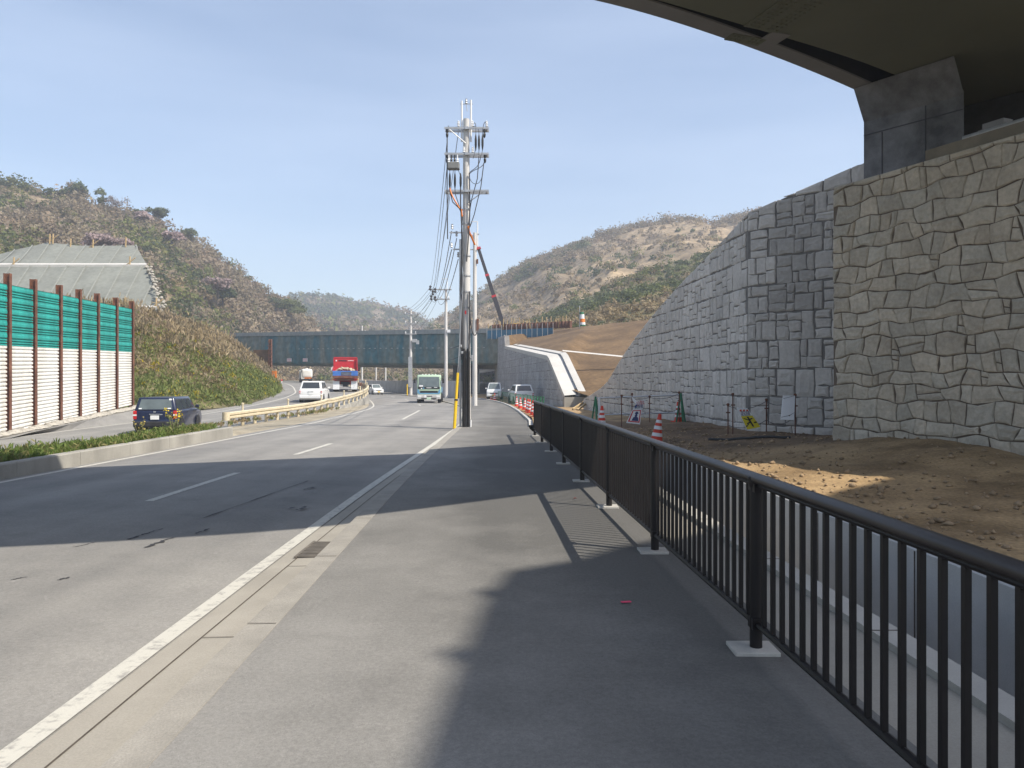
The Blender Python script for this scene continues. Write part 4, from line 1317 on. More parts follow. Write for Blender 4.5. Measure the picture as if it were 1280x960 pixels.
# hill D: dry rocky hill at centre right
footD = [(-30, 225, 2), (-5, 200, 4), (20, 180, 8.5), (45, 158, 9), (80, 138, 9), (140, 120, 9)]
ridgeD = [at(515, 428, 430), at(540, 412, 425), at(560, 399, 415), at(590, 376, 405), at(640, 337, 392), at(680, 320, 386), at(740, 299, 380), at(790, 286, 375), at(820, 277, 372), at(855, 277, 370), at(890, 284, 366), at(920, 274, 362), at(960, 266, 358), at(1060, 258, 350), at(1200, 250, 350)]
PD = hill('hill', footD, ridgeD, M['hill_rock'], 150, 64, 5.0, .022, back=(0, 90, -35), seed=11.3, gully=3.2, prof=1.05)
woods('hillside_scrub', 'sparse dry scrub on the rocky brown hill behind the crane', PD, 1400, 64, np.random.default_rng(24), 2.2, 42, .42,
      [(-.0, BROWN * 1.15), (.14, TAN), (.22, BROWN * 1.1), (.3, YGREEN * .8), (2, np.vstack([GREEN * 1.3, TAN * .8]))], jmin=10, patch=.02, seed=1)
woods('hilltop_woods', 'bare grey brown trees along the crest of the rocky hill', PD, 500, 68, np.random.default_rng(25), 3.2, 60, .42,
      [(.25, BROWN), (2, GREEN)], jmin=57, patch=.02, seed=1, irange=(.42, 1))
woods('hillside_thicket', 'grey green thicket high on the left flank of the rocky hill', PD, 420, 62, np.random.default_rng(26), 2.6, 55, .42,
      [(-.05, BROWN), (2, np.vstack([GREEN, GREEN * 1.3]))], jmin=44, patch=.03, seed=4, irange=(.26, .40))
# hill E: nearer green ridge
footE = [(2, 124, 8.2), (8, 120, 8.5), (16, 112, 8.7), (30, 105, 8.7), (50, 98, 8.8), (90, 95, 8.8)]
ridgeE = [at(625, 421, 205), at(640, 415, 205), at(680, 398, 205), at(720, 379, 205), at(760, 358, 205), at(800, 343, 204), at(840, 332, 203), at(880, 320, 200), at(930, 304, 196), at(1010, 285, 195), at(1150, 270, 195)]
PE = hill('hill', footE, ridgeE, M['grass_soil'], 90, 34, 2.5, .03, back=(0, 60, -18), seed=17.9)
woods('ridge_shrubs', 'green and tan shrubs over the nearer ridge above the bare earth slope', PE, 2100, 37, np.random.default_rng(27), 1.5, 60, .27,
      [(-.16, TAN), (-.04, BROWN), (.04, TAN), (.16, YGREEN * .8), (2, GREEN * 1.25)], patch=.04, seed=8)

# cut on the skyline with two small frames
for (px, py, yy) in ((868, 290, 350), (898, 288, 350), (903, 290, 351)):
    p = at(px, py, yy)
    mb = MB(); mb.tube([(0, 0, -2), (0, 0, 4.2)], .16, 6); mb.tube([(-1.1, 0, 3.6), (1.1, 0, 3.6)], .12, 6)
    if px != 903: mb.tube([(.0, 0, 0), (1.6, 0, -2)], .12, 6)
    t = mb.build('signal_mast', M['conc'])
    t.location = p
    tag(t, {868: 'small pale post standing alone on the rocky hillside', 898: 'pale braced frame post, left one of the close pair below the skyline cut', 903: 'pale unbraced frame post, right one of the close pair below the skyline cut'}[px], 'post', 'frame posts on the hillside')

# embankment A: grassy slope beside the far carriageway
footA = [(-40, 30, -.4), (-25, 38, -.4), (-23.0, 44, -.35), (-19.9, 51, -.3), (-19.4, 57, -.1), (-20.2, 64, .25), (-21.6, 71, .5), (-23.6, 78, .65), (-26.6, 87, .85), (-30.4, 98, 1.0), (-33.5, 106, 1.0)]
ridgeA = [at(-160, 370, 58), at(60, 384, 62), at(165, 388, 68), at(185, 392, 71), at(205, 397, 74), at(240, 408, 79), at(268, 420, 84), at(295, 440, 90), at(318, 459, 96), at(338, 474, 101), at(343, 478.5, 106)]
PA = hill('verge_slope', footA, ridgeA, M['grass_soil'], 90, 26, .8, .12, back=(-10, 16, 0), seed=23.0, prof=.9)
rg = np.random.default_rng(31)
pos, iu, jj = sample(PA, 15000, 27, rg)
tl = jj / 26
cols = np.zeros((len(pos), 3))
for q in range(len(pos)):
    w = mnoise.noise(Vector(pos[q] * .16)) * .8 + rg.normal() * .2 + (tl[q] - .45) * 1.1
    pal = (YGREEN * np.array([.85, .95, .9])) if w < -.08 else (np.vstack([TAN * .85, YGREEN]) if w < .4 else np.vstack([TAN, BROWN]))
    cols[q] = pal[rg.integers(len(pal))]
yel = rg.random(len(pos)) < .035
cols[yel] = (.42, .33, .02)
r_ = .30 + .25 * rg.random(len(pos))
V, F, C = leaves(pos, r_, r_ * 1.3, cols, 16, .13, rg, upright=.8, slim=.28)
big = rg.random(700)
pos2, _, j2 = sample(PA, 700, 27, rg, 10)
c2 = np.vstack([TAN, TAN * 1.15, BROWN])[rg.integers(11, size=700)]
r2 = .6 + .7 * rg.random(700)
V2, F2, C2 = leaves(pos2, r2, r2 * 1.2, c2, 60, .22, rg, upright=1.2, slim=.2)
V, F, C = merge([(V, F, C), (V2, F2, C2)])
tag(raw_mesh('slope_grass', V, F, M['grass'], C), 'green and straw coloured grass growing on the slope beside the far carriageway', 'grass', kind='stuff')

# matted cut slope with two pale berms
ns = thing('slope_cover', (-55, 90, 8), 'grey green matted cut slope with two pale horizontal berms on the left hill', 'slope cover')
def tier(name, rows, material):
    mb = MB(); mb.grid(rows)
    return mb.build(name, material, ns, world=True)
def row(pts, yy): return [tuple(at(px, py, yy)) for px, py in pts]
xs = [-160, -60, 0, 60, 110, 150, 185]
lo = [tuple(at(px, 415, 80)) for px in (-160, -60, 0, 60, 120, 165, 206)]
m1 = [tuple(at(px, 385.5, 83)) for px in (-160, -60, 0, 60, 118, 162, 203)]
m1b = [tuple(at(px, 384, 84.5)) for px in (-160, -60, 0, 60, 118, 160, 201)]
m2 = [tuple(at(px, 332.5, 92)) for px in (-160, -60, 0, 60, 112, 150, 184)]
m2b = [tuple(at(px, 331, 93.5)) for px in (-160, -60, 0, 60, 112, 150, 183)]
t3 = [tuple(at(px, py, 99)) for px, py in ((-160, 330), (-60, 328), (0, 317), (60, 303), (98, 307), (135, 307), (170, 307))]
bk = [(p[0] - .3, p[1] + 1.5, p[2] - .1) for p in t3]
def fine(a, b, n=10):
    A, B = resample(a, 60), resample(b, 60); R = []
    for k in range(n + 1):
        R.append([tuple(A[i].lerp(B[i], k / n) + Vector((0, 0, .10 * mnoise.noise(A[i].lerp(B[i], k / n) * .35)))) for i in range(60)])
    return R
tier('lower_mat', fine(lo, m1), M['net_slope']); tier('middle_mat', fine(m1b, m2, 12), M['net_slope'])
tier('upper_mat', fine(m2b, t3, 8) + [[tuple(p) for p in resample(bk, 60)]], M['net_slope'])
up = lambda R, d: [(p[0], p[1] - .25, p[2] + d) for p in R]
for a, b in ((m1, m1b), (m2, m2b)):
    mb = MB(); A, B = resample(a, 40), resample(b, 40)
    mb.grid([[A[i] + Vector((0, -.12, -.12)) for i in range(40)], [A[i] + Vector((0, -.12, .16)) for i in range(40)], [B[i] + Vector((0, 0, .2)) for i in range(40)]])
    mb.build('berm', M['conc_white'], ns, world=True)
mb = MB()   # lapped seams of the matting running down the slope
sa, sb = resample(m1b, 60), resample(m2, 60); sc_ = resample(m2b, 60); sd = resample(t3, 60)
for k in range(3, 56, 4):
    for (A, B, sh) in ((sa, sb, 7), (sc_, sd, 5)):
        pts = []
        for q in range(9):
            ii = min(59, k + sh * q / 8); i0 = min(58, int(ii))
            p = A[i0].lerp(A[i0+1], ii - i0).lerp(B[i0].lerp(B[i0+1], ii - i0), q / 8)
            pts.append(p + Vector((0, -.08, .12)))
        mb.grid([[p - Vector((.09, 0, 0)), p + Vector((.09, 0, 0))] for p in pts])
mb.build('seams', mat('mat_seam', (.235, .24, .212), .95), ns, world=True)
RB = random.Random(4)
for k in range(60):
    mb = MB()
    t = k / 59; a_, b_ = (Vector(m2[-1]), Vector(m1[-1])) if t < .72 else (Vector(m1[-1]), Vector(lo[-1]))
    p = a_.lerp(b_, t / .72 if t < .72 else (t - .72) / .28)
    mb.lathe([(.0, -.15), (.2, 0), (.15, .13), (0, .18)], c=(p.x + RB.uniform(-.2, .5), p.y - .2, p.z + RB.uniform(-.1, .2)), n=6)
    mb.build('edge_bag', M['rock_bag'], ns, world=True)
for (px, py, yy) in ((62, 302, 98.5), (66, 302, 98.5), (88, 308, 98.5), (116, 309, 98.5), (157, 306, 98.5), (17, 332, 92), (162, 331, 92), (195, 384, 83.5)):
    p = at(px, py, yy)
    mb = MB(); mb.tube([(0, 0, -.3), (.05, 0, 1.0)], .09, 6)
    if px in (66, 116, 17, 162, 195): mb.tube([(-.5, 0, -.1), (.7, 0, .85)], .06, 6)
    o = mb.build('stake', M['wood'], ns); o.location = p - ns.location

# trees that stand out one by one on the hills
def tree(name, px, py, yy, r, h, pal, label, per=420, size=.34, trunk=True, flat=1.0, seed=1):
    p = at(px, py, yy)
    t = thing(name, (p.x, p.y, p.z - h), label, 'tree', 'single trees on the hillsides')
    rg = np.random.default_rng(seed)
    nb = 9
    cent = np.stack([rg.normal(size=nb) * r * .45, rg.normal(size=nb) * r * .45, h * (.52 + .34 * rg.random(nb)) * flat], 1)
    V, F, C = leaves(cent, np.full(nb, r * .55), np.full(nb, h * .26), pal[rg.integers(len(pal), size=nb)], per // nb * 2, size, rg, slim=.6, facing=True)
    raw_mesh('crown', V, F, M['leaf'], C, t)
    mb = MB(); mb.tube([(0, 0, -1.5), (.1, 0, h * .35), (-.1, .1, h * .75)], [.3, .22, .06], 7)
    for k in range(4):
        w = k * 1.7; mb.tube([(0, 0, h * (.3 + .08 * k)), (math.cos(w) * r * .6, math.sin(w) * r * .6, h * (.55 + .08 * k))], [.12, .03], 5)
    mb.build('trunk', M['bark'], t)
    return t


tree('evergreen_tree', 86, 234, 236, 4.6, 7, GREEN, 'broad dark evergreen on the left hill skyline', seed=2, per=900)
tree('round_tree', 103, 229, 237, 3.2, 9, np.vstack([GREEN * 1.5, BROWN]), 'tall round grey green tree topping the left skyline', seed=3, per=700)
tree('conifer_tree', 127, 246, 239, 1.0, 6, GREEN, 'small pointed conifer on the left skyline next to bare trees', seed=4, per=300)
tree('bare_tree', 145, 246, 239, 3.2, 8, np.array([[.22, .18, .16]]), 'pale bare tree breaking the left skyline', seed=5, per=320, size=.22)
tree('evergreen_tree', 191, 259, 241, 3.4, 5.5, GREEN, 'dark evergreen where the left skyline starts to drop', seed=6, per=700)
tree('evergreen_tree', 236, 287, 246, 3.2, 6.5, GREEN * 1.2, 'olive evergreen low on the falling left skyline', seed=7, per=600)
tree('cherry_tree', 75, 270, 205, 3.6, 5, CHERRY, 'pale pink cherry tree in blossom high above the matted slope', seed=8, per=800)
tree('cherry_tree', 128, 296, 160, 4.0, 5, CHERRY * .9, 'wide pinkish cherry tree just above the top edge of the matted slope', seed=9, per=800)
tree('cherry_tree', 180, 266, 225, 2.6, 4, CHERRY, 'pink cherry tree just under the evergreen on the skyline', seed=10, per=500)
tree('cherry_tree', 214, 291, 215, 2.8, 4.4, CHERRY * 1.1, 'pale cherry tree among dark green trees on the middle of the left hill', seed=11, per=600)
tree('cherry_tree', 272, 349, 190, 3.0, 4.5, CHERRY * .85, 'dull pink cherry tree low on the right flank of the left hill', seed=12, per=600)
tree('evergreen_tree', 352, 376, 250, 6.0, 8, GREEN * 1.2, 'broad green evergreen at the tail of the left hill above the bridge', seed=13, per=1300)
tree('evergreen_tree', 278, 358, 200, 3.6, 6, GREEN * 1.1, 'dark green tree beside the dull pink cherry on the left hill', seed=14, per=700)

# ------------------------------------------------------------------ grass on the central reserve
rg = np.random.default_rng(41)
n = 9000
y = rg.uniform(4, 31, n); xa = np.array([XR(v) - 3.66 for v in y]); xb = np.array([XL(v) + 3.35 for v in y])
t = rg.random(n); x = xa + (xb - xa) * t
keep = (y < 24.2) | ((x < xa - .8 - (y - 24) * .30))
x, y, t = x[keep], y[keep], t[keep]
z = .13 - .55 * t ** 1.5
zz = np.where(y > 22.5, z - np.clip((y - 22.5) / 6, 0, 1) * np.clip(.36 - .55 * t, 0, .36), z)
pos = np.stack([x, y, zz], 1)
cols = np.array([[.13, .185, .045], [.16, .205, .055], [.11, .155, .038], [.24, .22, .09]])[rg.integers(4, size=len(pos))]
hgt = .08 + .22 * rg.random(len(pos)) * (.5 + .5 * np.sin(x * 1.7) * np.sin(y * .9) + .35)
V, F, C = leaves(pos, np.full(len(pos), .15), np.clip(hgt, .05, .34), cols, 16, .062, rg, upright=.8, slim=.22, shell=.1)
tag(raw_mesh('median_grass', V, F, M['grass'], C), 'short green grass and weeds on the central reserve', 'grass', kind='stuff')
# dry tufts at the guardrail foot
pos = np.array([(XG(v) + rg.uniform(-.1, .7), v, ZR(v) * .4 + ZL(v) * .5 + .05) for v in rg.uniform(31, 52, 90)])
V, F, C = leaves(pos, np.full(90, .16), np.full(90, .16), np.vstack([YGREEN, TAN])[rg.integers(6, size=90)], 24, .07, rg, upright=.8, slim=.25, shell=.1)
tag(raw_mesh('verge_tufts', V, F, M['grass'], C), 'small grass tufts at the foot of the cream guardrail', 'grass', kind='stuff')


def mustard(x, y, z, h, n, yellow, label, seed):
    t = thing('mustard_plant', (x, y, z), label, 'plant', 'tall weeds on the central reserve')
    R_ = random.Random(seed); mb = MB(); fl = MB(); lf = MB()
    for k in range(n):
        a = R_.uniform(0, 6.28); l = R_.uniform(.1, .32) * h
        hh = h * R_.uniform(.7, 1)
        tip = Vector((math.cos(a) * l, math.sin(a) * l, hh))
        mb.tube([(0, 0, -.05), tuple(tip * .5 + Vector((0, 0, hh * .08))), tuple(tip)], [.012, .009, .005], 5)
        for q in range(8):
            c = tip + Vector((R_.uniform(-.05, .05), R_.uniform(-.05, .05), R_.uniform(-.16, .05)))
            d = Vector((R_.uniform(-1, 1), R_.uniform(-1, 1), R_.uniform(-.3, 1))).normalized() * .022; e = d.orthogonal().normalized() * .022
            fl.add([c - d, c + e, c + d, c - e], [(0, 1, 2, 3)])
        for q in range(12):
            c = tip * R_.uniform(.1, .85); d = Vector((R_.uniform(-1, 1), R_.uniform(-1, 1), R_.uniform(-.2, .6))).normalized() * .09; e = d.orthogonal().normalized() * .025
            lf.add([c, c + d * .5 + e, c + d, c + d * .5 - e], [(0, 1, 2, 3)])
    mb.build('stems', mat('weed_stem', (.16, .15, .07), .9), t)
    fl.build('blossom', mat('mustard_blossom', (.62, .46, .01) if yellow else (.35, .27, .06), .8), t)
    lf.build('leaves', mat('weed_leaf', (.13, .15, .06), .9), t)


pm = at(220, 532, 21.5); mustard(pm.x, pm.y, -.15, 1.1, 8, True, 'tall weed with yellow mustard flowers in front of the blue wagon side', 3)
pm = at(176, 538, 21.5); mustard(pm.x, pm.y, -.15, .8, 5, False, 'shorter dry weed with few flowers in front of the blue wagon rear', 4)
# ------------------------------------------------------------------ pedestrian railing
PY = [-3.41, -.71, 1.99, 4.69, 7.39, 10.0, 12.6, 15.3, 18.0, 20.7, 23.4]
rl = thing('railing', (FX(4.69), 4.69, 0), 'long dark brown metal railing along the outer edge of the footway', 'railing')
gz = lambda y: ZP(y) + .0
for y in PY:
    mb = MB(); x = FX(y)
    mb.tube([(0, 0, 0), (0, 0, 1.05)], .038, 14); mb.lathe([(.0, 1.075), (.03, 1.075), (.048, 1.06), (.05, 1.03), (.04, 1.0)], n=14)
    mb.box((0, 0, .175), (.07, .10, .07)); mb.box((0, 0, 1.0), (.06, .13, .05))
    po = mb.build('post', M['brown_metal'], rl, smooth=True); po.location = Vector((x, y, gz(y))) - rl.location
    mb = MB(); mb.box((-.02, 0, .012), (.27, .22, .028)); mb.build('base_plate', M['conc'], po, bevel=.006)
for i in range(len(PY) - 1):
    a, b = PY[i], PY[i + 1]
    A, B = Vector((FX(a), a, gz(a))), Vector((FX(b), b, gz(b)))
    d = (B - A); ln = d.length; dn = d.normalized()
    mb = MB(); n = 20
    for k in range(1, n):
        p = A + d * (k / n)
        mb.box((p.x, p.y, p.z + .60), (.024, .024, .86), rz=math.atan2(dn.y, dn.x))
    mb.tube([A + dn * .03 + Vector((0, 0, 1.016)), B - dn * .03 + Vector((0, 0, 1.016))], .016, 8)
    mb.tube([A + dn * .03 + Vector((0, 0, .17)), B - dn * .03 + Vector((0, 0, .17))], .022, 8)
    mb.build('baluster_panel', M['brown_metal'], rl, world=True)
mb = MB()
for i in range(len(PY) - 1):
    a, b = PY[i], PY[i + 1]
    A, B = Vector((FX(a), a, gz(a) + 1.055)), Vector((FX(b), b, gz(b) + 1.055))
    pr_ = [(math.cos(w) * .042, math.sin(w) * .032) for w in np.linspace(0, 2 * math.pi, 15)[:-1]]
    mb.grid([[(P_.x + c, P_.y, P_.z + s) for c, s in pr_ + pr_[:1]] for P_ in (A, B)])
mb.build('handrail', mat('worn_brown_rail', (.034, .027, .024), .42, .25, 4, spec=.45), rl, world=True, smooth=True)

# ------------------------------------------------------------------ steel sheet barrier on the left
Yb = lambda p: -16.76 / ((p - 640) / 960 + .116)
bar = thing('sheet_barrier', (-20.6, 33, -.45), 'tall barrier of teal and cream corrugated sheets between rusty posts', 'barrier')
BX = lambda y: -20.3 - .116 * (y - 30.5)
BZ = lambda y: -.52 + .040 * (y - 30.5)
posts = [24.9, 27.0, 29.0, 31.0, 33.06, 35.4, 37.4, 39.5, 41.9, 44.2]
bd = Vector((-.116, 1, 0)).normalized(); ba = math.atan2(bd.y, bd.x); bn = Vector((bd.y, -bd.x, 0))
for y in posts:
    mb = MB(); R3 = Matrix.Rotation(ba, 3, 'Z'); top = 5.95 + .018 * (y - 31)
    h = top - BZ(y) + .2
    for dy in (-.11, .11):
        q = bn * dy; mb.box((q.x, q.y, h / 2), (.17, .028, h), rz=ba)
    mb.box((0, 0, h / 2), (.03, .2, h), rz=ba)
    o = mb.build('post', M['rust'], bar); o.location = Vector((BX(y), y, BZ(y) - .2)) - bar.location
for i in range(len(posts) - 1):
    a, b = posts[i], posts[i + 1]
    for part, z0, z1, pitch, m_ in (('cream_sheet', -.1, 3.02, .145, 'sheet'), ('teal_sheet', 3.03, 5.5, .0, 'teal')):
        mb = MB(); P = []
        rr = random.Random(i)
        prof = []
        if part == 'cream_sheet':
            z = z0
            while z < z1 - .01:
                prof += [(z, .0), (z + .062, .0), (z + .085, .055), (z + .122, .055)]; z += pitch
            prof.append((z1, 0))
        else:
            z = z0
            while z < z1 - .02:
                for q in range(3):
                    prof += [(z, .0), (z + .05, .0), (z + .065, .06), (z + .092, .06)]; z += .105
                prof += [(z, .0), (z + .03, -.01), (z + .12, -.01), (z + .155, .0)]; z += .165
            prof = [p for p in prof if p[0] < z1] + [(z1, 0)]
        for yy in (a + .12, b - .12):
            p0 = Vector((BX(yy), yy, 0)); zo = 0
            P.append([tuple(p0 + bn * (.04 - o) + Vector((0, 0, z + .0 + (.018 * (yy - 31)) ))) for z, o in prof])
        if part == 'cream_sheet':
            P = [[(x, y, 3.02 + (z - 3.02) * (3.02 - BZ(y) + .02) / 3.12) for x, y, z in r] for r in P]
        mb.grid(P); mb.build(part, M[m_], bar, world=True)
rr = random.Random(9)
for i in range(46):
    yy = 29.5 + i * .33 + rr.uniform(-.1, .1); s = rr.uniform(.75, 1.2)
    mb = MB(); mb.lathe([(.0, -.08), (.22, -.06), (.27, .03), (.2, .12), (0, .15)], n=9)
    for k in range(len(mb.v)):
        v = mb.v[k]; mb.v[k] = (v[0] * s * rr.uniform(.85, 1.1), v[1] * s * 1.35 * rr.uniform(.85, 1.1), v[2] * s * rr.uniform(.8, 1.2))
    o = mb.build('sandbag', M['rock_bag'], smooth=True); o.location = (BX(yy) + .42 + rr.uniform(-.06, .08), yy, BZ(yy) + .02); o.rotation_euler.z = rr.uniform(-.5, .5)
    tag(o, 'pale sandbag in the row along the foot of the sheet barrier', 'sandbag', 'sandbags at the foot of the sheet barrier')
vg = MB(); P = []
for y in steps(14, 108, 1.5, 3):
    e_ = BX(y) + .9 if y < 45 else XL(y) - 4.0 * lat(XL, y)
    P.append([(XL(y) - 3.5 * lat(XL, y), y, ZL(y) - .005), (e_, y, (BZ(y) if 30 < y < 46 else ZL(y)) + .02), (XL(y) - 9, y, ZL(y) + .1)])
vg.grid(P); tag(vg.build('verge', M['road']), kind='structure')

# ------------------------------------------------------------------ utility poles and wires
def insulator(mb, p, h=.22, r=.06):
    mb.lathe([(.02, 0), (r, .03), (.03, .07), (r, .11), (.03, .15), (r * .8, .19), (.02, h)], c=p, n=8)


PX, PYY = -1.70, 28.6
PZ = ZP(PYY)
p1 = thing('utility_pole', (PX, PYY, PZ), 'nearest tall utility pole with three crossarm levels, black cable guards and yellow sleeve', 'utility pole', 'utility poles along the footway')
mb = MB(); mb.tube([(0, 0, -.1), (0, 0, 11.45)], [.165, .115], 16); mb.build('shaft', M['pole'], p1, smooth=True)
zz = lambda py: CAM_H + (HOR - py) / F_PX * PYY - PZ
arm_z = [zz(162), zz(194), zz(240)]
for z in arm_z:
    mb = MB()
    for dy in (-.17, .17): mb.box((.02, dy, z), (1.64, .075, .075))
    mb.box((.02, 0, z), (.12, .46, .10)); mb.box((-.72, 0, z), (.06, .36, .05)); mb.box((.76, 0, z), (.06, .36, .05))
    mb.build('crossarm', M['steel'], p1)
mb = MB(); mb.tube([(-.62, -.2, arm_z[0] - .05), (-.02, -.14, arm_z[0] - .55)], .016, 6); mb.tube([(.62, -.2, arm_z[2] - .05), (.05, -.14, arm_z[2] - .45)], .016, 6); mb.build('arm_brace', M['steel'], p1)
for x, t in ((-.17, zz(126)), (.17, zz(125))):
    mb = MB(); mb.tube([(x, 0, arm_z[0] - .45), (x, 0, t)], .036, 10); mb.build('top_post', M['sign_white'], p1)
mb = MB(); mb.tube([(-.24, 0, zz(130)), (.24, 0, zz(130))], .014, 6); insulator(mb, (0, 0, zz(130)), .14, .05); mb.tube([(0, 0, zz(130)), (.03, 0, zz(139))], .015, 6)
mb.build('earth_wire_clamp', M['steel'], p1)
for (x, z, d) in ((-.28, arm_z[0] + .05, 1), (.24, arm_z[0] + .05, 1), (.76, arm_z[0] + .05, 1), (-.70, arm_z[0] - .12, -1), (.68, arm_z[0] - .12, -1), (-.70, arm_z[1] - .12, -1), (.70, arm_z[1] - .1, -1), (-.08, arm_z[1] + .04, 1), (.25, arm_z[1] + .04, 1)):
    mb = MB()
    if d > 0: insulator(mb, (x, -.17, z))
    else: mb.lathe([(.02, .08), (.05, .06), (.055, .0), (.03, -.06), (.05, -.1), (.045, -.18), (.02, -.24)], c=(x, -.17, z), n=8)
    mb.build('insulator', M['sign_white'] if d > 0 else M['black'], p1, smooth=True)
# switch box with bushings
mb = MB(); mb.box((-.46, -.2, zz(209.5)), (.44, .3, .26)); sw = mb.build('switch_box', mat('switch_grey', (.2, .2, .19), .6), p1, bevel=.03)
for x in (-.64, -.54, -.42, -.32):
    mb = MB(); mb.lathe([(.035, 0), (.055, .03), (.03, .07), (.05, .1), (.025, .16), (.02, .3)], c=(x, -.2, zz(205.5)), n=8); mb.build('bushing', M['black'] if x in (-.54, -.42) else M['sign_white'], sw)
# surge arresters: slim dark bodies on the drop leads
for (x, z) in ((.36, zz(180)), (.48, zz(180)), (.61, zz(180)), (-.60, zz(228)), (-.41, zz(228)), (-.20, zz(228))):
    mb = MB(); mb.lathe([(.012, .3), (.03, .22), (.042, .1), (.042, -.1), (.03, -.2), (.012, -.3)], c=(x, -.2, z), n=8); mb.build('cable_termination', M['black'], p1, smooth=True)


def sag(a, b, s, n=14):
    a, b = Vector(a), Vector(b)
    return [a.lerp(b, t) - Vector((0, 0, s * 4 * t * (1 - t))) for t in np.linspace(0, 1, n)]


def bez(a, c1, c2, b, n=14):
    a, c1, c2, b = map(Vector, (a, c1, c2, b))
    return [a*(1-t)**3 + c1*3*t*(1-t)**2 + c2*3*t*t*(1-t) + b*t**3 for t in np.linspace(0, 1, n)]


mb = MB(); Z = zz
for pts, r in (
    ([(-.70, -.17, Z(170)), (-.70, -.2, Z(240)), (-.68, -.2, Z(300))], .022),
    (bez((.24, -.17, Z(158)), (.4, -.2, Z(150)), (.36, -.2, Z(165)), (.36, -.2, Z(172))), .012),
    (bez((.24, -.17, Z(160)), (.46, -.2, Z(160)), (.48, -.2, Z(165)), (.48, -.2, Z(172))), .012),
    (bez((.76, -.17, Z(157)), (.70, -.2, Z(150)), (.6, -.2, Z(160)), (.61, -.2, Z(172))), .012),
    ([(.36, -.2, Z(188)), (.30, -.2, Z(196)), (.26, -.2, Z(200))], .012), ([(.48, -.2, Z(188)), (.47, -.2, Z(196))], .012), ([(.61, -.2, Z(188)), (.58, -.2, Z(196))], .012),
    (bez((.55, -.2, Z(196)), (.5, -.2, Z(215)), (.2, -.2, Z(212)), (.10, -.16, Z(219))), .014),
    (bez((.70, -.17, Z(203)), (.6, -.2, Z(214)), (.3, -.2, Z(212)), (.12, -.16, Z(219))), .014),
    ([(.48, -.2, Z(197)), (.42, -.2, Z(225)), (.20, -.2, Z(252)), (.12, -.16, Z(268))], .018),
    ([(.66, -.2, Z(205)), (.55, -.2, Z(235)), (.30, -.2, Z(270)), (.14, -.16, Z(285))], .018),
    (bez((.12, -.16, Z(222)), (.2, -.2, Z(235)), (.5, -.2, Z(234)), (.58, -.2, Z(224))), .010),
    ([(-.60, -.2, Z(213)), (-.60, -.2, Z(222))], .011), ([(-.41, -.2, Z(213)), (-.41, -.2, Z(222))], .011), ([(-.30, -.2, Z(213)), (-.20, -.2, Z(222))], .011),
    ([(-.60, -.2, Z(234)), (-.58, -.2, Z(242)), (-.50, -.2, Z(254)), (-.25, -.2, Z(262)), (-.14, -.16, Z(270))], .018),
    ([(-.41, -.2, Z(234)), (-.40, -.2, Z(244)), (-.22, -.2, Z(262)), (-.13, -.16, Z(275))], .016),
    ([(-.20, -.2, Z(234)), (-.2, -.2, Z(256)), (-.14, -.18, Z(300)), (-.16, -.18, Z(340)), (-.14, -.18, Z(372)), (-.17, -.17, Z(420)), (-.16, -.17, Z(450))], .026),
    ([(-.13, -.16, Z(270)), (-.17, -.18, Z(290)), (-.13, -.17, Z(330)), (-.20, -.18, Z(348)), (-.22, -.18, Z(362)), (-.14, -.17, Z(380)), (-.13, -.17, Z(448))], .022),
    ([(.12, -.16, Z(219)), (.14, -.17, Z(260)), (.12, -.17, Z(285)), (.06, -.18, Z(310)), (.02, -.18, Z(328))], .024),
    ([(.13, -.16, Z(365)), (.13, -.17, Z(420)), (.10, -.17, Z(450))], .03),
    (bez((.12, -.2, Z(370)), (.14, -.2, Z(420)), (.32, -.2, Z(428)), (.44, -.1, Z(412))), .022),
    (bez((-.12, -.17, Z(430)), (-.5, -.2, Z(436)), (-.7, .3, Z(438)), (-.85, 2, Z(428))), .010),
    (bez((-.12, -.17, Z(444)), (-.5, -.2, Z(450)), (-.7, .3, Z(452)), (-.85, 2, Z(444))), .010),
):
    mb.tube(pts, r, 6)
mb.build('cables', M['wire'], p1)
mb = MB()
mb.tube(bez((-.60, -.22, Z(237)), (-.55, -.24, Z(247)), (-.30, -.24, Z(258)), (-.24, -.22, Z(262))), .028, 7)
mb.tube([(-.17, -.2, Z(263)), (-.15, -.19, Z(272))], .03, 7)
mb.tube([(.08, -.2, Z(284)), (.12, -.1, Z(291)), (.30, .3, Z(304))], .034, 7)
mb.build('orange_sleeve', M['orange'], p1)
for i, x in enumerate((-.075, .085)):
    mb = MB(); mb.tube([(x, -.21, -.05), (x, -.21, Z(440))], .066, 12); mb.lathe([(.066, Z(440)), (.045, Z(436)), (.02, Z(436))], c=(x, -.21, 0), n=12)
    mb.build('cable_guard', M['black'], p1, smooth=True)
mb = MB(); mb.tube([(-.215, -.14, -.05), (-.215, -.14, Z(300))], .040, 8); mb.build('conduit', M['steel'], p1, smooth=True)
mb = MB(); mb.tube([(.17, -.22, -.05), (.17, -.22, .26)], .035, 8); mb.build('stub_conduit', M['sign_white'], p1)
for py in (447, 525, 262, 280, 320, 345, 365, 385):
    mb = MB(); mb.lathe([(.19 if py > 440 else .16, Z(py) - .025), (.19 if py > 440 else .16, Z(py) + .025)], c=(0, -.03 if py > 440 else 0, 0), n=14, cap=False); mb.build('clamp', M['steel'], p1)
for c_, s_ in (((.22, -.24, Z(448)), (.06, .06, .22)), ((-.20, -.2, Z(433)), (.1, .1, .1)), ((-.13, -.22, Z(441)), (.1, .1, .1))):
    mb = MB(); mb.box(c_, s_); mb.build('clip_box', M['steel'], p1, bevel=.015)
mb = MB(); mb.box((-.02, -.17, Z(391)), (.05, .01, .13)); mb.build('number_strip', M['sign_red'], p1)
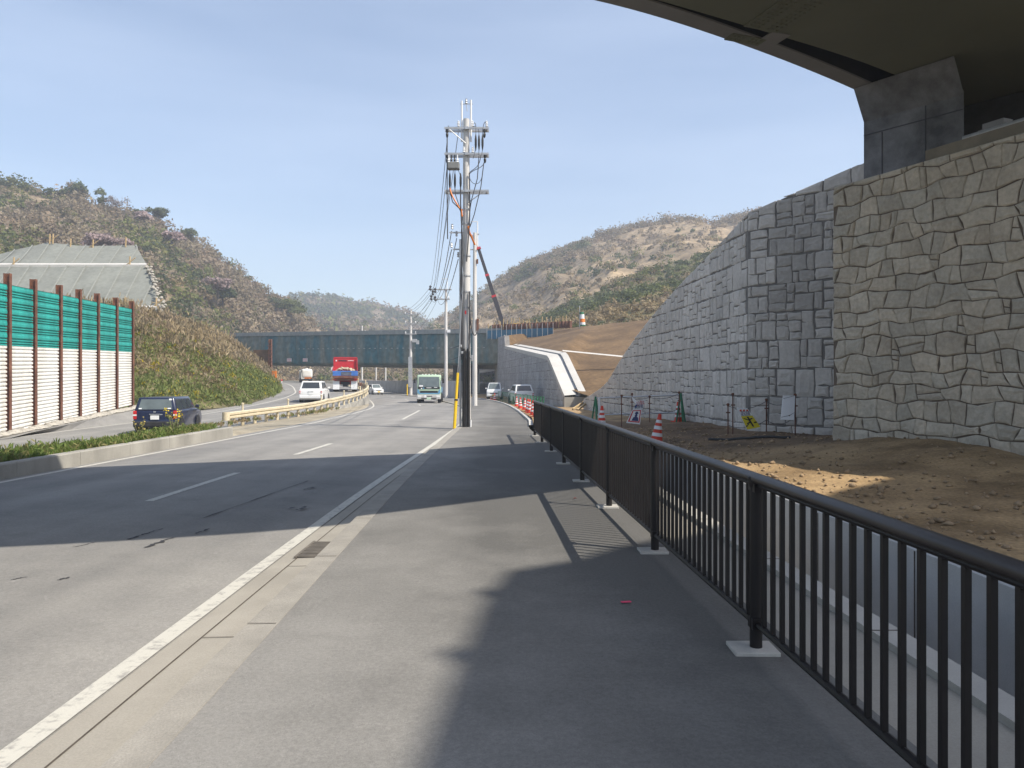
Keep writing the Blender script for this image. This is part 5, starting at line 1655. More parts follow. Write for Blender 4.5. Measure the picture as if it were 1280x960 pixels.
mb = MB(); mb.tube([(-.38, -.9, -.02), (-.33, -.75, 1.0)], .058, 10); mb.tube([(-.33, -.75, 1.0), (-.28, -.6, 2.0)], .05, 10); mb.build('yellow_sleeve', M['yellow'], p1, smooth=True)
mb = MB(); mb.tube([(-.28, -.6, 1.95), (-.05, 0, 6.6)], .012, 6); mb.build('stay_wire', M['steel'], p1)
mb = MB(); mb.lathe([(.061, .98), (.061, 1.05)], c=(-.33, -.75, 0), n=10); mb.build('sleeve_band', M['black'], p1)
for py, l in ((291, .62), (312, .5)):
    mb = MB(); mb.box((-l / 2, -.05, Z(py)), (l, .05, .05)); mb.box((l * .7, .3, Z(py)), (.06, .05, .05)); mb.build('side_arm', M['steel'], p1)
for (x, py) in ((-.52, 287), (-.36, 296), (-.55, 310), (-.30, 322)):
    mb = MB(); insulator(mb, (x, -.05, Z(py)), .2, .05)
    mb.build('insulator', M['steel'], p1)


def plain_pole(px, y, ztop, zg, r0, r1, label, arms, extras=()):
    x = (px - CX) / F_PX * y
    t = thing('utility_pole', (x, y, zg), label, 'utility pole', 'utility poles along the footway')
    h = ztop - zg
    mb = MB(); mb.tube([(0, 0, -.1), (0, 0, h)], [r0, r1], 14); mb.build('shaft', M['pole'], t, smooth=True)
    for (z, xa, xb) in arms:
        mb = MB()
        for dy in (-.16, .16): mb.box(((xa + xb) / 2, dy, z - zg), (xb - xa, .10, .10))
        ar = mb.build('crossarm', M['steel'], t)
        for k in range(3):
            xx = xa + (xb - xa) * (.06 + .88 * k / 2)
            if abs(xx) < .12: continue
            mb = MB(); insulator(mb, (xx, -.16, z - zg + .05), .3, .09); mb.build('insulator', M['sign_white'], ar)
    return t, x, zg


Zy = lambda py, y: CAM_H + (HOR - py) / F_PX * y
p2, x2, z2 = plain_pole(593.5, 58, Zy(291, 58), ZP(58) - .0, .19, .13, 'plain grey utility pole standing in the footway right of the main pole', [])
mb = MB(); mb.tube([(.2, 0, Zy(291, 58) - z2 - 1.0), (.2, 0, Zy(277, 58) - z2)], .05, 8); mb.tube([(.2, 0, Zy(277, 58) - z2), (-.28, 0, Zy(277, 58) - z2)], .03, 6); mb.build('top_bracket', M['sign_white'], p2)
for py in (295, 312):
    mb = MB(); mb.box((-.5, 0, Zy(py, 58) - z2), (1.0, .08, .08)); mb.build('side_arm', M['steel'], p2)
mb = MB(); mb.box((.2, -.1, Zy(327, 58) - z2), (.12, .1, .35)); mb.box((.22, -.16, Zy(406, 58) - z2), (.16, .1, .9)); mb.build('clips', M['rust'], p2)
p3, x3, z3 = plain_pole(557.5, 84, Zy(361, 84), ZP(84), .20, .14, 'grey utility pole with one long crossarm to the left beside the green truck', [(Zy(362, 84), -1.9, .6), (Zy(374, 84), -1.4, .4)])
mb = MB(); mb.tube([(.12, 0, Zy(362, 84) - z3), (.12, 0, Zy(348, 84) - z3)], .05, 6); mb.tube([(.12, 0, Zy(348.5, 84) - z3), (-.5, 0, Zy(348.5, 84) - z3)], .035, 6); mb.build('top_bracket', M['sign_white'], p3)
mb = MB(); mb.box((.3, -.16, Zy(414, 84) - z3), (.35, .2, .3)); mb.build('junction_box', M['sign_white'], p3)
p4, x4, z4 = plain_pole(513.5, 102, Zy(388, 102), ZP(102) - .1, .22, .15, 'utility pole with three short crossarms standing left of the green truck', [(Zy(393, 102), -.8, .8), (Zy(404.5, 102), -.75, .75), (Zy(417.5, 102), -.75, .75)])
mb = MB(); mb.tube([(0, 0, Zy(388, 102) - z4), (0, 0, Zy(386, 102) - z4)], .05, 6); mb.build('top_pin', M['steel'], p4)
mb = MB(); mb.box((.55, -.3, Zy(426, 102) - z4), (.6, .4, .42)); mb.box((.95, -.3, Zy(428, 102) - z4), (.35, .35, .5)); mb.build('transformer', M['steel'], p4)
mb = MB(); mb.tube([(-.45, -.2, .1), (-.45, -.2, 1.6)], .08, 8); mb.build('yellow_sleeve', M['yellow'], p4)
mb = MB(); mb.box((-.05, -.22, 3.2), (.5, .1, 4.0)); mb.build('cable_cover', M['steel'], p4)
p5, x5, z5 = plain_pole(452.5, 185, Zy(407, 185), -.5, .24, .16, 'farthest thin utility pole rising behind the netted bridge', [(Zy(414.5, 185), -1.0, 1.0)])
for px, yy in ((470, 178), ((482), 172)):
    t_, a_, b_ = plain_pole(px, yy, Zy(456, yy), -.5, .2, .16, 'short pale pole under the bridge, ' + ('left' if px == 470 else 'right') + ' one of the pair by the bushes', [])

WIRES = [((-.68, .17, arm_z[0] + .2), 538.5, 358, 502, 391), ((-.28, .17, arm_z[0] + .2), 542, 359, 507, 391), ((-.70, .17, arm_z[1]), 539.5, 366, 505, 393), ((-.66, .17, arm_z[2]), 541, 371, 507, 403), ((-.55, 0, Z(289)), 544, 362, 510, 404), ((-.36, 0, Z(298)), 545.5, 366, 513, 404), ((-.55, 0, Z(312)), 540, 375, 508, 417), ((-.30, 0, Z(324)), 547, 374, 517, 417)]
how = ['topmost', 'second highest', 'third', 'fourth', 'fifth', 'sixth', 'second lowest', 'lowest']
for i, (o, px, py, qx, qy) in enumerate(WIRES):
    a = Vector((PX, PYY, PZ)) + Vector(o); b = at(px, py, 84); c = at(qx, qy, 102)
    mb = MB(); mb.tube(sag(a, b, .9 + .18 * (i % 3)), .013 if i < 4 else .016, 5); mb.tube(sag(b, c, .45 + .08 * (i % 3)), .016, 5)
    o_ = mb.build('power_line', M['wire'])
    tag(o_, f'{how[i]} of the eight cables sagging from the tall pole to the two far poles', 'cable', 'power lines between the poles')
# cable spacers and a spliced drop on the far pole's arm
mb = MB()
for (px, py) in ((538, 360), (541, 366), (544, 363), (539, 372), (544, 373)):
    p = at(px, py, 83.8)
    mb.lathe([(.04, -.3), (.16, -.15), (.07, 0), (.16, .15), (.04, .3)], c=p, n=7)
o = mb.build('cable_terminations', M['wire'], p3, world=True)

# ------------------------------------------------------------------ cones, barricade, signs, stakes
def cone(name='traffic_cone'):
    mb = MB(); mb.box((0, 0, .02), (.37, .37, .04)); mb.lathe([(.145, .04), (.05, .60), (.036, .69), (.02, .70)], n=16)
    return mb


def make_cone(loc, label, s=1.0, tilt=0.0, group='traffic cones'):
    t = thing('traffic_cone', loc, label, 'traffic cone', group)
    t.scale = (s, s, s); t.rotation_euler = (tilt * .4, tilt, 0.3)
    b_ = cone().build('cone_body', M['cone'], t, smooth=True)
    r = lambda z: .145 + (.05 - .145) * (z - .04) / .56 + .003
    mb = MB()
    for z0, z1 in ((.18, .26), (.34, .42), (.49, .56)):
        mb.lathe([(r(z0), z0), (r(z1), z1)], n=16, cap=False)
    mb.build('white_bands', M['reflect'], t, smooth=True)
    return t


p = at(820, 549, 18.6); c0 = make_cone((p.x, p.y, yard_z(p.x, p.y) - .01), 'nearest orange cone behind the railing, tilted in the brown earth', 1.05, .12, 'cones in the works yard')
def copy_cone(loc, label, s, tilt, grp, rz):
    c = copy_tree(c0); c.location = loc; c.scale = (s, s, s); c.rotation_euler = (0, tilt, rz); c['label'] = label; c['group'] = grp
    return c
copy_cone((2.80, 24, yard_z(2.8, 24) - .02), 'orange cone at the left leg of the pipe barricade', 1.05, .02, 'cones in the works yard', .2)
copy_cone((5.72, 26.4, yard_z(5.72, 26.4) - .02), 'orange cone beside the right end of the pipe barricade', 1.0, -.03, 'cones in the works yard', .5)
bendc = [(35.0, .42), (37.5, .42), (40.5, .42), (43, .45), (47, .5), (51, .45), (56, .5), (74.5, .5), (77, .55)]
lbls = ['cone nearest the railing end in the row along the bend', 'second cone from the railing end along the bend', 'third cone from the railing end along the bend', 'fourth cone from the railing end along the bend',
        'fifth cone from the railing end along the bend', 'sixth cone from the railing end along the bend', 'cone in front of the white car rear along the bend', 'cone just right of the plain grey pole', 'farthest cone touching the outline of the plain grey pole']
for (y, o), lb in zip(bendc, lbls):
    x = XE(y) + o; copy_cone((x, y, yard_z(x, y)), 'orange white banded ' + lb, 1.05, 0, 'cones along the footway bend', y)
# green mesh fence panels along the bend
fy = [34.2, 36.4, 39, 41.8, 44.8, 48, 51.6, 55.5, 60, 65, 70.5, 73.6]
fl = ['nearest the railing end', 'second', 'third', 'fourth', 'fifth', 'sixth', 'seventh', 'eighth', 'ninth', 'tenth', 'farthest']
for i in range(len(fy) - 1):
    a, b = fy[i], fy[i + 1]
    A = Vector((XE(a) + .72, a, yard_z(XE(a) + .72, a))); B = Vector((XE(b) + .72, b, yard_z(XE(b) + .72, b)))
    t = thing('mesh_fence', A, f'low green mesh fence panel along the bend, {fl[i]} ' + ('' if i in (0, 10) else 'from the railing end'), 'fence', 'green mesh fence panels along the bend')
    mb = MB()
    for e in (A, B): mb.tube([e + Vector((0, 0, -.1)), e + Vector((0, 0, .92))], .022, 6)
    for z in (.08, .9): mb.tube([A + Vector((0, 0, z)), B + Vector((0, 0, z))], .016, 6)
    mb.build('frame', M['net_green'], t, world=True)
    mb = MB(); n = max(2, int((B - A).length / .8))
    for k in range(n):
        for (z0, z1) in ((.08, .9), (.9, .08)):
            q0, q1 = A.lerp(B, k / n), A.lerp(B, min(1, (k + 1.6) / n)); mb.tube([q0 + Vector((0, 0, z0)), q1 + Vector((0, 0, z1))], .009, 4)
    mb.build('mesh', M['net_green'], t, world=True)

bc = thing('barricade', (4.4, 27, .1), 'pipe barricade with green mesh feet in front of the grey stone wall', 'barricade')
A, B = at(744.5, 524, 27.6), at(851, 528, 26.2); A.z, B.z = yard_z(A.x, A.y), yard_z(B.x, B.y)
mb = MB()
for z in (.92, .32): mb.tube([A + Vector((0, 0, z)), B + Vector((.1, 0, z))], .026, 8)
mb.build('rails', M['steel'], bc, world=True)
for e in (A, B):
    mb = MB()
    for dx in (-.16, .16):
        mb.tube([e + Vector((dx, -.0, -.05)), e + Vector((0, 0, .98))], .03, 6)
    mb.tube([e + Vector((0, -.35, -.05)), e + Vector((0, 0, .98))], .03, 6)
    mb.build('leg', M['net_green'], bc, world=True)
mb = MB(); mb.tube([A + Vector((.12, -.1, -.05)), A + Vector((.12, -.1, .95))], .045, 8); mb.build('leg', M['sign_white'], bc, world=True)
# rust coloured stakes with ropes
stk = [(777, 494, 24.5), (790, 492, 25.5), (812, 495, 26.2), (849, 490, 25.6), (910, 505, 19.8), (916, 492, 20.3), (958, 499, 20.4), (994, 493, 19.3)]
sl_ = ['left of the red bordered sign', 'behind the top of the red bordered sign', 'right of the red bordered sign', 'at the right end of the pipe barricade', 'short one left of the yellow sign', 'tall one left of the yellow sign', 'between the yellow sign and the blank white panel', 'holding the blank white panel']
tops = []
for (px, py, y), lb in zip(stk, sl_):
    q = at(px, py, y); z0 = yard_z(q.x, y)
    mb = MB(); mb.tube([(0, 0, -.2), (0, 0, q.z - z0)], .016, 6); mb.lathe([(.02, q.z - z0 - .06), (.045, q.z - z0 - .02), (.03, q.z - z0 + .02)], n=6)
    mb.tube([(-.05, 0, (q.z - z0) * .72), (.06, 0, (q.z - z0) * .72)], .018, 5)
    o = mb.build('rope_stake', M['rust']); o.location = (q.x, y, z0); tag(o, 'thin rusty steel stake ' + lb, 'stake', 'rope stakes in the works yard')
    tops.append(Vector((q.x, y, q.z - .05)))
for i, (a, b) in enumerate(((0, 2), (2, 3), (4, 6), (6, 7))):
    for dz, w in ((0, 'upper'), (-.5, 'lower')):
        mb = MB(); mb.tube(sag(tops[a] + Vector((0, 0, dz)), tops[b] + Vector((0, 0, dz)), .07 + .03 * i, 9), .008, 5)
        o = mb.build('rope', M['wire']); tag(o, f'{w} rope ' + ['behind the red bordered sign', 'right of the red bordered sign', 'behind the yellow sign', 'in front of the blank white panel'][i], 'rope', 'ropes between the stakes')


def sign_board(name, label, corners, base_mat, thick=.02):
    """corners: top left, top right, bottom right, bottom left (world); returns thing with local x right, z up frame"""
    TL, TR, BR, BL_ = corners
    t = thing(name, BL_, label, 'sign', 'signs hung in the works yard')
    n = (TR - TL).cross(BL_ - TL).normalized()
    if n.y > 0: n = -n
    mb = MB(); vs = [TL, TR, BR, BL_] + [c - n * thick for c in (TL, TR, BR, BL_)]
    mb.add(vs, [(0,1,2,3),(7,6,5,4),(0,4,5,1),(1,5,6,2),(2,6,7,3),(3,7,4,0)])
    mb.build('board', base_mat, t, world=True)

    def pt(u, v, o=.003):   # u right 0..1, v down 0..1
        return TL.lerp(TR, u).lerp(BL_.lerp(BR, u), v) + n * o

    def poly(nm, pts, mt, o=.003):
        if len(pts) == 0: return
        mb = MB()
        for ps in pts:
            mb.add([pt(u, v, o) for u, v in ps], [tuple(range(len(ps)))])
        return mb.build(nm, mt, t, world=True)

    def text(txt, u, v, h, mt, wide):
        x = (pt(1, v) - pt(0, v)).normalized(); zc = (pt(u, v - .1) - pt(u, v + .1)).normalized(); nn = x.cross(zc).normalized(); zc = nn.cross(x)
        R_ = Matrix((x, zc, nn)).transposed()
        return text_part(txt, h, 'lettering', mt, t, pt(u, v, .006) - t.location, R_.to_euler(), wide)
    return t, pt, poly, text


def disc(cx, cy, rx, ry, n=14): return [(cx + rx * math.cos(2*math.pi*k/n), cy + ry * math.sin(2*math.pi*k/n)) for k in range(n)]


# folded white banner with red words, red bordered picture of a guard below
yS = 23.0
t, pt, poly, text = sign_board('warning_sign', 'white warning sign with red letters over a red bordered picture of a blue guard', [at(797, 502.5, yS), at(806.5, 498.5, yS - .05), at(803.5, 511.5, yS), at(791, 512, yS)], M['sign_white'])
text('立入禁止', .5, .32, .15, M['sign_red'], .24); text('関係者', .52, .72, .13, M['sign_blue'], .24)
poly('picture', [disc(.12, .55, .09, .25)], mat('sign_bright_blue', (.03, .12, .45), .5))
mb = MB(); a, b, c, d_ = at(789.5, 495.5, yS), at(797.5, 502.5, yS), at(795, 505, yS - .02), at(791, 501.5, yS)
mb.add([a, b, c, d_], [(0, 1, 2, 3)]); mb.build('flap', M['sign_white'], t, world=True)
mb = MB(); a, b, c, d_ = at(803.5, 512, yS + .05), at(806, 511, yS + .1), at(809.5, 519, yS + .2), at(804.5, 515, yS + .1)
mb.add([a, b, c, d_], [(0, 1, 2, 3)]); mb.build('flap', M['sign_white'], t, world=True)
q = [at(790.5, 512.3, yS - .01), at(802, 511.8, yS - .01), at(800, 530.5, yS - .03), at(783, 528.5, yS - .03)]
t2, pt, poly, text = sign_board('warning_sign', 'red bordered hanging picture board with a blue guard, under the red lettering', q, M['sign_white'])
poly('red_border', [[(.06, .04), (.95, .04), (.95, .10), (.06, .10)], [(.06, .82), (.95, .82), (.95, .90), (.06, .90)], [(.06, .10), (.17, .10), (.17, .82), (.06, .82)], [(.86, .10), (.95, .10), (.95, .82), (.86, .82)]], M['sign_red'])
poly('guard_picture', [disc(.56, .24, .15, .10), [(.38, .27), (.76, .27), (.74, .31), (.40, .31)], disc(.56, .42, .12, .11), [(.30, .80), (.36, .56), (.50, .50), (.64, .50), (.78, .56), (.84, .80)]], M['sign_blue'])

# yellow slipping hazard board
q = [at(921, 509.5, 19.4), at(934, 510, 19.5), at(951, 534.5, 19.5), at(934.5, 538, 19.3)]
t3, pt, poly, text = sign_board('hazard_sign', 'yellow and white hazard sign leaning sideways with a black falling figure', q, M['sign_white'])
poly('yellow_field', [[(.0, .38), (1, .38), (1, .97), (0, .97)]], M['sign_yellow'])
poly('red_dashes', [[(.16 + k * .3, .10), (.36 + k * .3, .07), (.30 + k * .3, .16), (.10 + k * .3, .18)] for k in range(3)], mat('sign_orange_red', (.6, .07, .02), .5))
text('足元注意', .5, .28, .13, M['sign_blue'], .27)
poly('falling_figure', [disc(.52, .47, .085, .05), [(.42, .52), (.62, .51), (.60, .70), (.44, .70)], [(.40, .53), (.14, .46), (.12, .50), (.40, .59)], [(.60, .52), (.84, .49), (.86, .53), (.62, .58)], [(.46, .69), (.60, .69), (.60, .90), (.48, .90)], [(.42, .66), (.20, .70), (.18, .80), (.28, .80), (.30, .74), (.48, .72)],
      [(.02, .80), (.18, .78), (.16, .84), (.02, .86)], [(.72, .70), (.98, .68), (.98, .74), (.78, .76)]], M['sign_black'])
# blank white panel
q = [at(979, 494.5, 19.05), at(994, 494.2, 19.1), at(992.5, 525, 18.8), at(976, 524.5, 18.75)]
t4, pt, poly, text = sign_board('notice_panel', 'blank white notice panel hanging against the grey stone wall', q, mat('blank_panel', (.86, .86, .86), .5, .02, 2))
poly('rope_knot', [disc(.62, .83, .06, .025)], M['rust'])
poly('rope_line', [[(0, .90), (.6, .82), (1, .70), (1, .715), (.6, .84), (0, .915)], [(0, .13), (1, .0), (1, .012), (0, .145)]], M['wire'])

# black hose on the earth, spare timber
mb = MB(); pts = []
for k in range(15):
    x = 4.7 + k * .13 * 1.0; yy = 18.4 - .03 * k; pts.append((x, yy, yard_z(x, yy) + .035))
mb.tube(pts, .03, 7); o = mb.build('hose', M['black']); tag(o, 'black hose lying on the dark earth below the yellow sign', 'hose')
# boards against the end of the drain
for k, (a, b) in enumerate(((at(716, 505, 47), at(741, 495, 50)), (at(722, 507, 46), at(742, 497, 49)))):
    mb = MB(); a.z = yard_z(a.x, a.y) + .05; mb.tube([a, b], .07, 4); o = mb.build('timber', M['wood']); tag(o, 'pale timber leaning on the foot of the earth slope, ' + ('upper' if k == 0 else 'lower') + ' one', 'timber', 'timbers at the slope foot')
# banded sleeve on a pole at the slope crest
q = at(727, 405, 96); t = thing('wind_sock', (q.x, q.y, 8.3), 'white sleeve banded green and orange hanging on a pole above the earth slope', 'windsock')
mb = MB(); mb.tube([(-.25, 0, -.2), (-.25, 0, 2.6)], .05, 6); mb.build('pole', M['steel'], t)
for z0, z1, mt in ((1.55, 1.85, 'net_green'), (1.0, 1.55, 'sign_white'), (.55, 1.0, 'orange'), (.25, .55, 'sign_white'), (.12, .25, 'net_green')):
    mb = MB(); mb.lathe([(.26 + .04 * (2 - z0), z0), (.26 + .04 * (2 - z1), z1)], c=(.18 - z0 * .12, 0, 0), n=10); mb.build('sleeve_band', M[mt], t)

# crane behind the far bridge
cr = thing('crane', (.2, 121, 8.2), 'dark telescopic crane boom with red joints rising behind the far bridge', 'crane')
b0, b1 = at(631, 412, 121), at(597.5, 309, 121)
mb = MB()
for k, (t0, t1, r) in enumerate(((0, .40, .47), (.40, .66, .40), (.66, .97, .34))):
    mb.tube([b0.lerp(b1, t0), b0.lerp(b1, t1)], r, 4)
mb.build('boom', M['crane_dark'], cr, world=True)
mb = MB()
for t, r in ((.405, .50), (.66, .44), (.985, .55)): mb.tube([b0.lerp(b1, t - .012), b0.lerp(b1, t + .012)], r, 4)
mb.build('red_collar', M['sign_red'], cr, world=True)
mb = MB(); mb.tube([b1, b1 + Vector((-1.0, 0, 2.0))], .07, 5); mb.tube([b1 + Vector((0, 0, .2)), b1 + Vector((-.75, 0, 2.3))], .05, 5); mb.build('tip_line', M['orange'], cr, world=True)
mb = MB(); mb.box((1.6, 124, 9.2), (3.4, 5, 1.6)); mb.box((1.0, 122, 9.6), (1.4, 1.6, 2.0)); mb.build('turntable', M['yellow'], cr, world=True, bevel=.1)
# figure-like small items on the far bridge deck left out: too small to tell
# ------------------------------------------------------------------ vehicles (local: +y forward, base at z=0)
def quad_on(mb, a, b, c, d, u0, u1, v0, v1, off=.006):
    """panel on the quad a(bottom start) b(bottom end) c(top end) d(top start)"""
    n = (b - a).cross(d - a).normalized()
    def P(u, v): return a.lerp(b, u).lerp(d.lerp(c, u), v) + n * off
    mb.add([P(u0, v0), P(u1, v0), P(u1, v1), P(u0, v1)], [(0, 1, 2, 3)])
    return P


def wheel(t, x, y, r, w, side):
    wh = bpy.data.objects.new('wheel', None); COL.objects.link(wh); wh.parent = t; wh.location = (x, y, r)
    mb = MB(); mb.lathe([(r * .62, -w/2), (r * .93, -w/2), (r, -w*.32), (r, w*.32), (r * .93, w/2), (r * .62, w/2)], n=20, axis='X'); mb.build('tyre', M['rubber'], wh, smooth=True)
    mb = MB(); mb.lathe([(.0, side * w*.30), (r*.2, side * w*.36), (r * .56, side * w*.30), (r * .63, side * w*.44)], n=20, axis='X', cap=False)
    for k in range(5):
        a = k * 1.2566; mb.box((side * w * .37, math.cos(a) * r * .36, math.sin(a) * r * .36), (.02, .07, .07))
    mb.build('rim', M['silver'], wh, smooth=True)
    return wh


def make_car(label, loc, rz, paint, L=4.2, Wd=1.69, H=1.51, belt=.98, hood=.92, style='wagon', plate='plate', group='vehicles on the road', name='car', rear_glass='glass', clear=.22):
    t = thing(name, loc, label, 'car', group, rz)
    w = Wd / 2; y0, y1 = -L / 2, L / 2
    # lower body: side profile
    if style == 'van':
        prof = [(y0, clear + .08), (y0 - .02, .55), (y0 + .02, belt), (y1 - .55, belt + .02), (y1 - .12, hood), (y1, hood - .25), (y1 + .02, .5), (y1 - .05, clear + .05)]
        gb, gt = (y0 + .02, y1 - .45), (y0 + .10, y1 - 1.15)
    elif style == 'hatch':
        prof = [(y0 + .04, clear + .08), (y0 - .02, .6), (y0 + .04, belt), (y1 - 1.05, belt), (y1 - .25, hood - .06), (y1 - .02, hood - .28), (y1, .5), (y1 - .08, clear)]
        gb, gt = (y0 + .03, y1 - .95), (y0 + .42, y1 - 1.75)
    else:
        prof = [(y0 + .02, clear + .06), (y0 - .03, .5), (y0 + .02, .62), (y0 + .03, belt), (y1 - 1.0, belt), (y1 - .22, hood - .05), (y1 - .02, hood - .24), (y1, .48), (y1 - .08, clear)]
        gb, gt = (y0 + .03, y1 - .95), (y0 + .20, y1 - 1.62)
    prof += [(y1 - .42, clear - .02), (y0 + .4, clear - .02)]
    mb = MB(); mb.extrude_x(prof, -w, w)
    body = mb.build('body', paint, t, bevel=.07, seg=3, smooth=True, angle=25)
    wb, wt = w - .03, w - .17
    zb, zt = belt - .02, H
    c = {}
    for k, (yy, zz_, ww) in {'rb': (gb[0], zb, wb), 'fb': (gb[1], zb, wb), 'rt': (gt[0], zt, wt), 'ft': (gt[1], zt, wt)}.items():
        c[k + 'l'] = Vector((-ww, yy, zz_)); c[k + 'r'] = Vector((ww, yy, zz_))
    mb = MB(); ks = ['rbl', 'rbr', 'fbr', 'fbl', 'rtl', 'rtr', 'ftr', 'ftl']
    mb.add([c[k] for k in ks], [(3,2,1,0),(4,5,6,7),(0,1,5,4),(1,2,6,5),(2,3,7,6),(3,0,4,7)])
    mb.build('cabin', paint, t, bevel=.06, seg=3, smooth=True, angle=20)
    g = lambda nm, mt, *a: (lambda mb: (quad_on(mb, *a), mb.build(nm, mt, t)))(MB())
    g('rear_window', M[rear_glass], c['rbl'], c['rbr'], c['rtr'], c['rtl'], .09, .91, .12, .86)
    g('windscreen', M['glass_clear'], c['fbr'], c['fbl'], c['ftl'], c['ftr'], .07, .93, .08, .92)
    for (A_, B_, C_, D_) in ((c['rbr'], c['fbr'], c['ftr'], c['rtr']), (c['fbl'], c['rbl'], c['rtl'], c['ftl'])):
        seg_ = ((.05, .32), (.345, .60), (.63, .88)) if A_ is c['rbr'] else ((.12, .37), (.40, .655), (.68, .95))
        for s0, s1 in seg_:
            g('side_window', M['glass'], A_, B_, C_, D_, s0, s1, .10, .84)
    for sx in (-1, 1):
        for yy in (y0 + .72, y1 - .78):
            wheel(t, sx * (w - .09), yy, .30 if H < 1.7 else .32, .19, sx)
            mb = MB(); mb.lathe([(.0, 0), (.345, 0), (.36, sx * .02)], c=(sx * (w + .003), yy, .31), n=22, axis='X'); mb.build('wheel_arch', M['dark'], t)
        # lamps
        zl = .80 if style != 'van' else .95
        hh = {'wagon': .34, 'van': .42, 'hatch': .20}[style]
        mb = MB(); mb.box((sx * (w - .075), y0 + .04, zl), (.13, .12, hh)); tl = mb.build('tail_light', M['red_lamp'], t, bevel=.02)
        mb = MB(); mb.box((sx * (w - .075), y0 + .038, zl + .0), (.134, .124, .06)); mb.build('reversing_lens', M['clear_lamp'], tl)
        mb = MB(); mb.box((sx * (w - .24), y1 - .05, .68), (.34, .14, .17)); mb.build('headlight', M['clear_lamp'], t, bevel=.03)
        mb = MB(); mb.box((sx * (w + .11), gb[1] - .40, belt + .09), (.16, .08, .13)); mb.build('mirror', paint, t, bevel=.025)
        mb = MB()
        for yy in (-.45, .55): mb.box((sx * (w + .006), yy, belt - .12), (.02, .16, .035))
        mb.build('door_handle', M['chrome'] if paint is not M['blue_car'] else M['black'], t)
    mb = MB(); mb.box((0, y0 - .02, .43), (Wd - .06, .16, .22)); mb.build('rear_bumper', M['dark'] if style == 'wagon' else paint, t, bevel=.04)
    mb = MB(); mb.box((0, y1 - .02, .42), (Wd - .08, .14, .24)); mb.build('front_bumper', paint, t, bevel=.05)
    mb = MB(); mb.box((0, y1 + .012, .62), (.75, .04, .10)); mb.build('grille', M['black'], t)
    zp = .70
    mb = MB(); mb.box((0, y0 - .035 if style != 'hatch' else y0 - .035, zp), (.33, .015, .165)); mb.build('number_plate', M[plate], t)
    mb = MB(); mb.box((0, y1 + .06, .42), (.33, .015, .165)); mb.build('number_plate', M[plate], t)
    mb = MB(); mb.box((0, y0 - .012, zp + .13), (.42, .03, .035)); mb.build('plate_lamp_strip', M['chrome'] if style != 'van' else M['dark'], t)
    return t, c, w


# navy wagon
vx = at(206, 540, 34.4)
t, c, w = make_car('navy blue station wagon seen from behind driving past the sheet barrier', (-14.8, 33.2, ZL(33) + .02), math.radians(9), M['blue_car'], rear_glass='glass_clear')
mb = MB(); quad_on(mb, c['rbl'], c['rbr'], c['rtr'], c['rtl'], .10, .17, .14, .22, .012); mb.build('window_sticker', M['sign_white'], t)
for q_ in ((.80, .88, .14, .22), (.86, .93, .78, .9)):
    mb = MB(); quad_on(mb, c['rbl'], c['rbr'], c['rtr'], c['rtl'], *q_, .012); mb.build('window_sticker', M['sign_white'], t)
mb = MB(); mb.box((.0, -2.14, .93), (.09, .01, .05)); mb.build('badge', M['chrome'], t)
mb = MB(); mb.box((.26, -2.14, .82), (.09, .01, .04)); mb.build('lettering', M['chrome'], t)
mb = MB()
for x in (-.35, .28): mb.box((x, -.95, 1.16), (.42, .12, .5))
mb.build('rear_seats', mat('seat_fabric', (.22, .21, .17), .9), t, bevel=.06)
# white people carrier
make_car('white people carrier seen from behind following the red dump truck', (-15.4, 60, ZL(60) - .06), math.radians(6), M['white_car'], 4.3, 1.74, 1.62, 1.02, .98, 'hatch', clear=.2)
# small white car far along the bend
make_car('small white car with a yellow plate approaching on the far bend', (-19.9, 112, ZR(112) + .03), math.radians(180 + 26), M['white_car'], 3.4, 1.48, 1.5, .95, .88, 'wagon', 'plate_yellow')
# white van facing the viewer at the works fence
t, c, w = make_car('white minivan with a yellow plate parked facing the camera behind the green fence', (-1.75, 78.5, yard_z(-1.75, 78.5) + .05), math.radians(180 - 2), M['white_car'], 3.4, 1.48, 1.66, 1.0, .95, 'van', 'plate_yellow')
# white car parked tail on at the wall
make_car('white sport utility car parked tail on against the grey abutment wall', (.72, 66, yard_z(.85, 66) + .0), math.radians(9), M['white_car'], 4.0, 1.62, 1.62, 1.05, 1.0, 'hatch')

# ---- red dump truck
t = thing('dump_truck', (-15.95, 73.5, ZL(73) + .02), 'red dump truck carrying rubble with a blue tailgate, seen from behind', 'truck', 'vehicles on the road', math.radians(12)); t.scale = (.94, .94, .93)
mb = MB(); mb.box((0, 2.2, .85), (.9, 7.0, .3)); mb.box((0, -1.0, .75), (.5, .5, .5)); mb.build('chassis', M['dark'], t)
mb = MB(); mb.box((-1.19, 1.0, 2.0), (.08, 5.2, .95)); mb.box((1.19, 1.0, 2.0), (.08, 5.2, .95)); mb.box((0, 1.0, 1.52), (2.36, 5.2, .1)); mb.box((0, 3.62, 2.55), (2.40, .1, 2.1))
mb.box((0, 3.62, 3.58), (2.44, .16, .12)); mb.box((-1.2, 3.5, 2.7), (.1, .3, 1.6)); mb.box((1.2, 3.5, 2.7), (.1, .3, 1.6)); mb.build('load_bed', M['red_paint'], t)
mb = MB(); mb.box((-.95, 3.55, 3.26), (.14, .02, .14)); mb.box((.55, 3.55, 3.26), (.62, .02, .05)); mb.build('headboard_marks', M['sign_white'], t)
mb = MB(); mb.box((-.30, 3.55, 3.26), (.86, .02, .10)); mb.build('headboard_lettering', M['sign_black'], t)
mb = MB(); mb.box((0, -1.64, 1.85), (2.46, .08, .50)); tg = mb.build('tailgate', M['blue_paint'], t, bevel=.02)
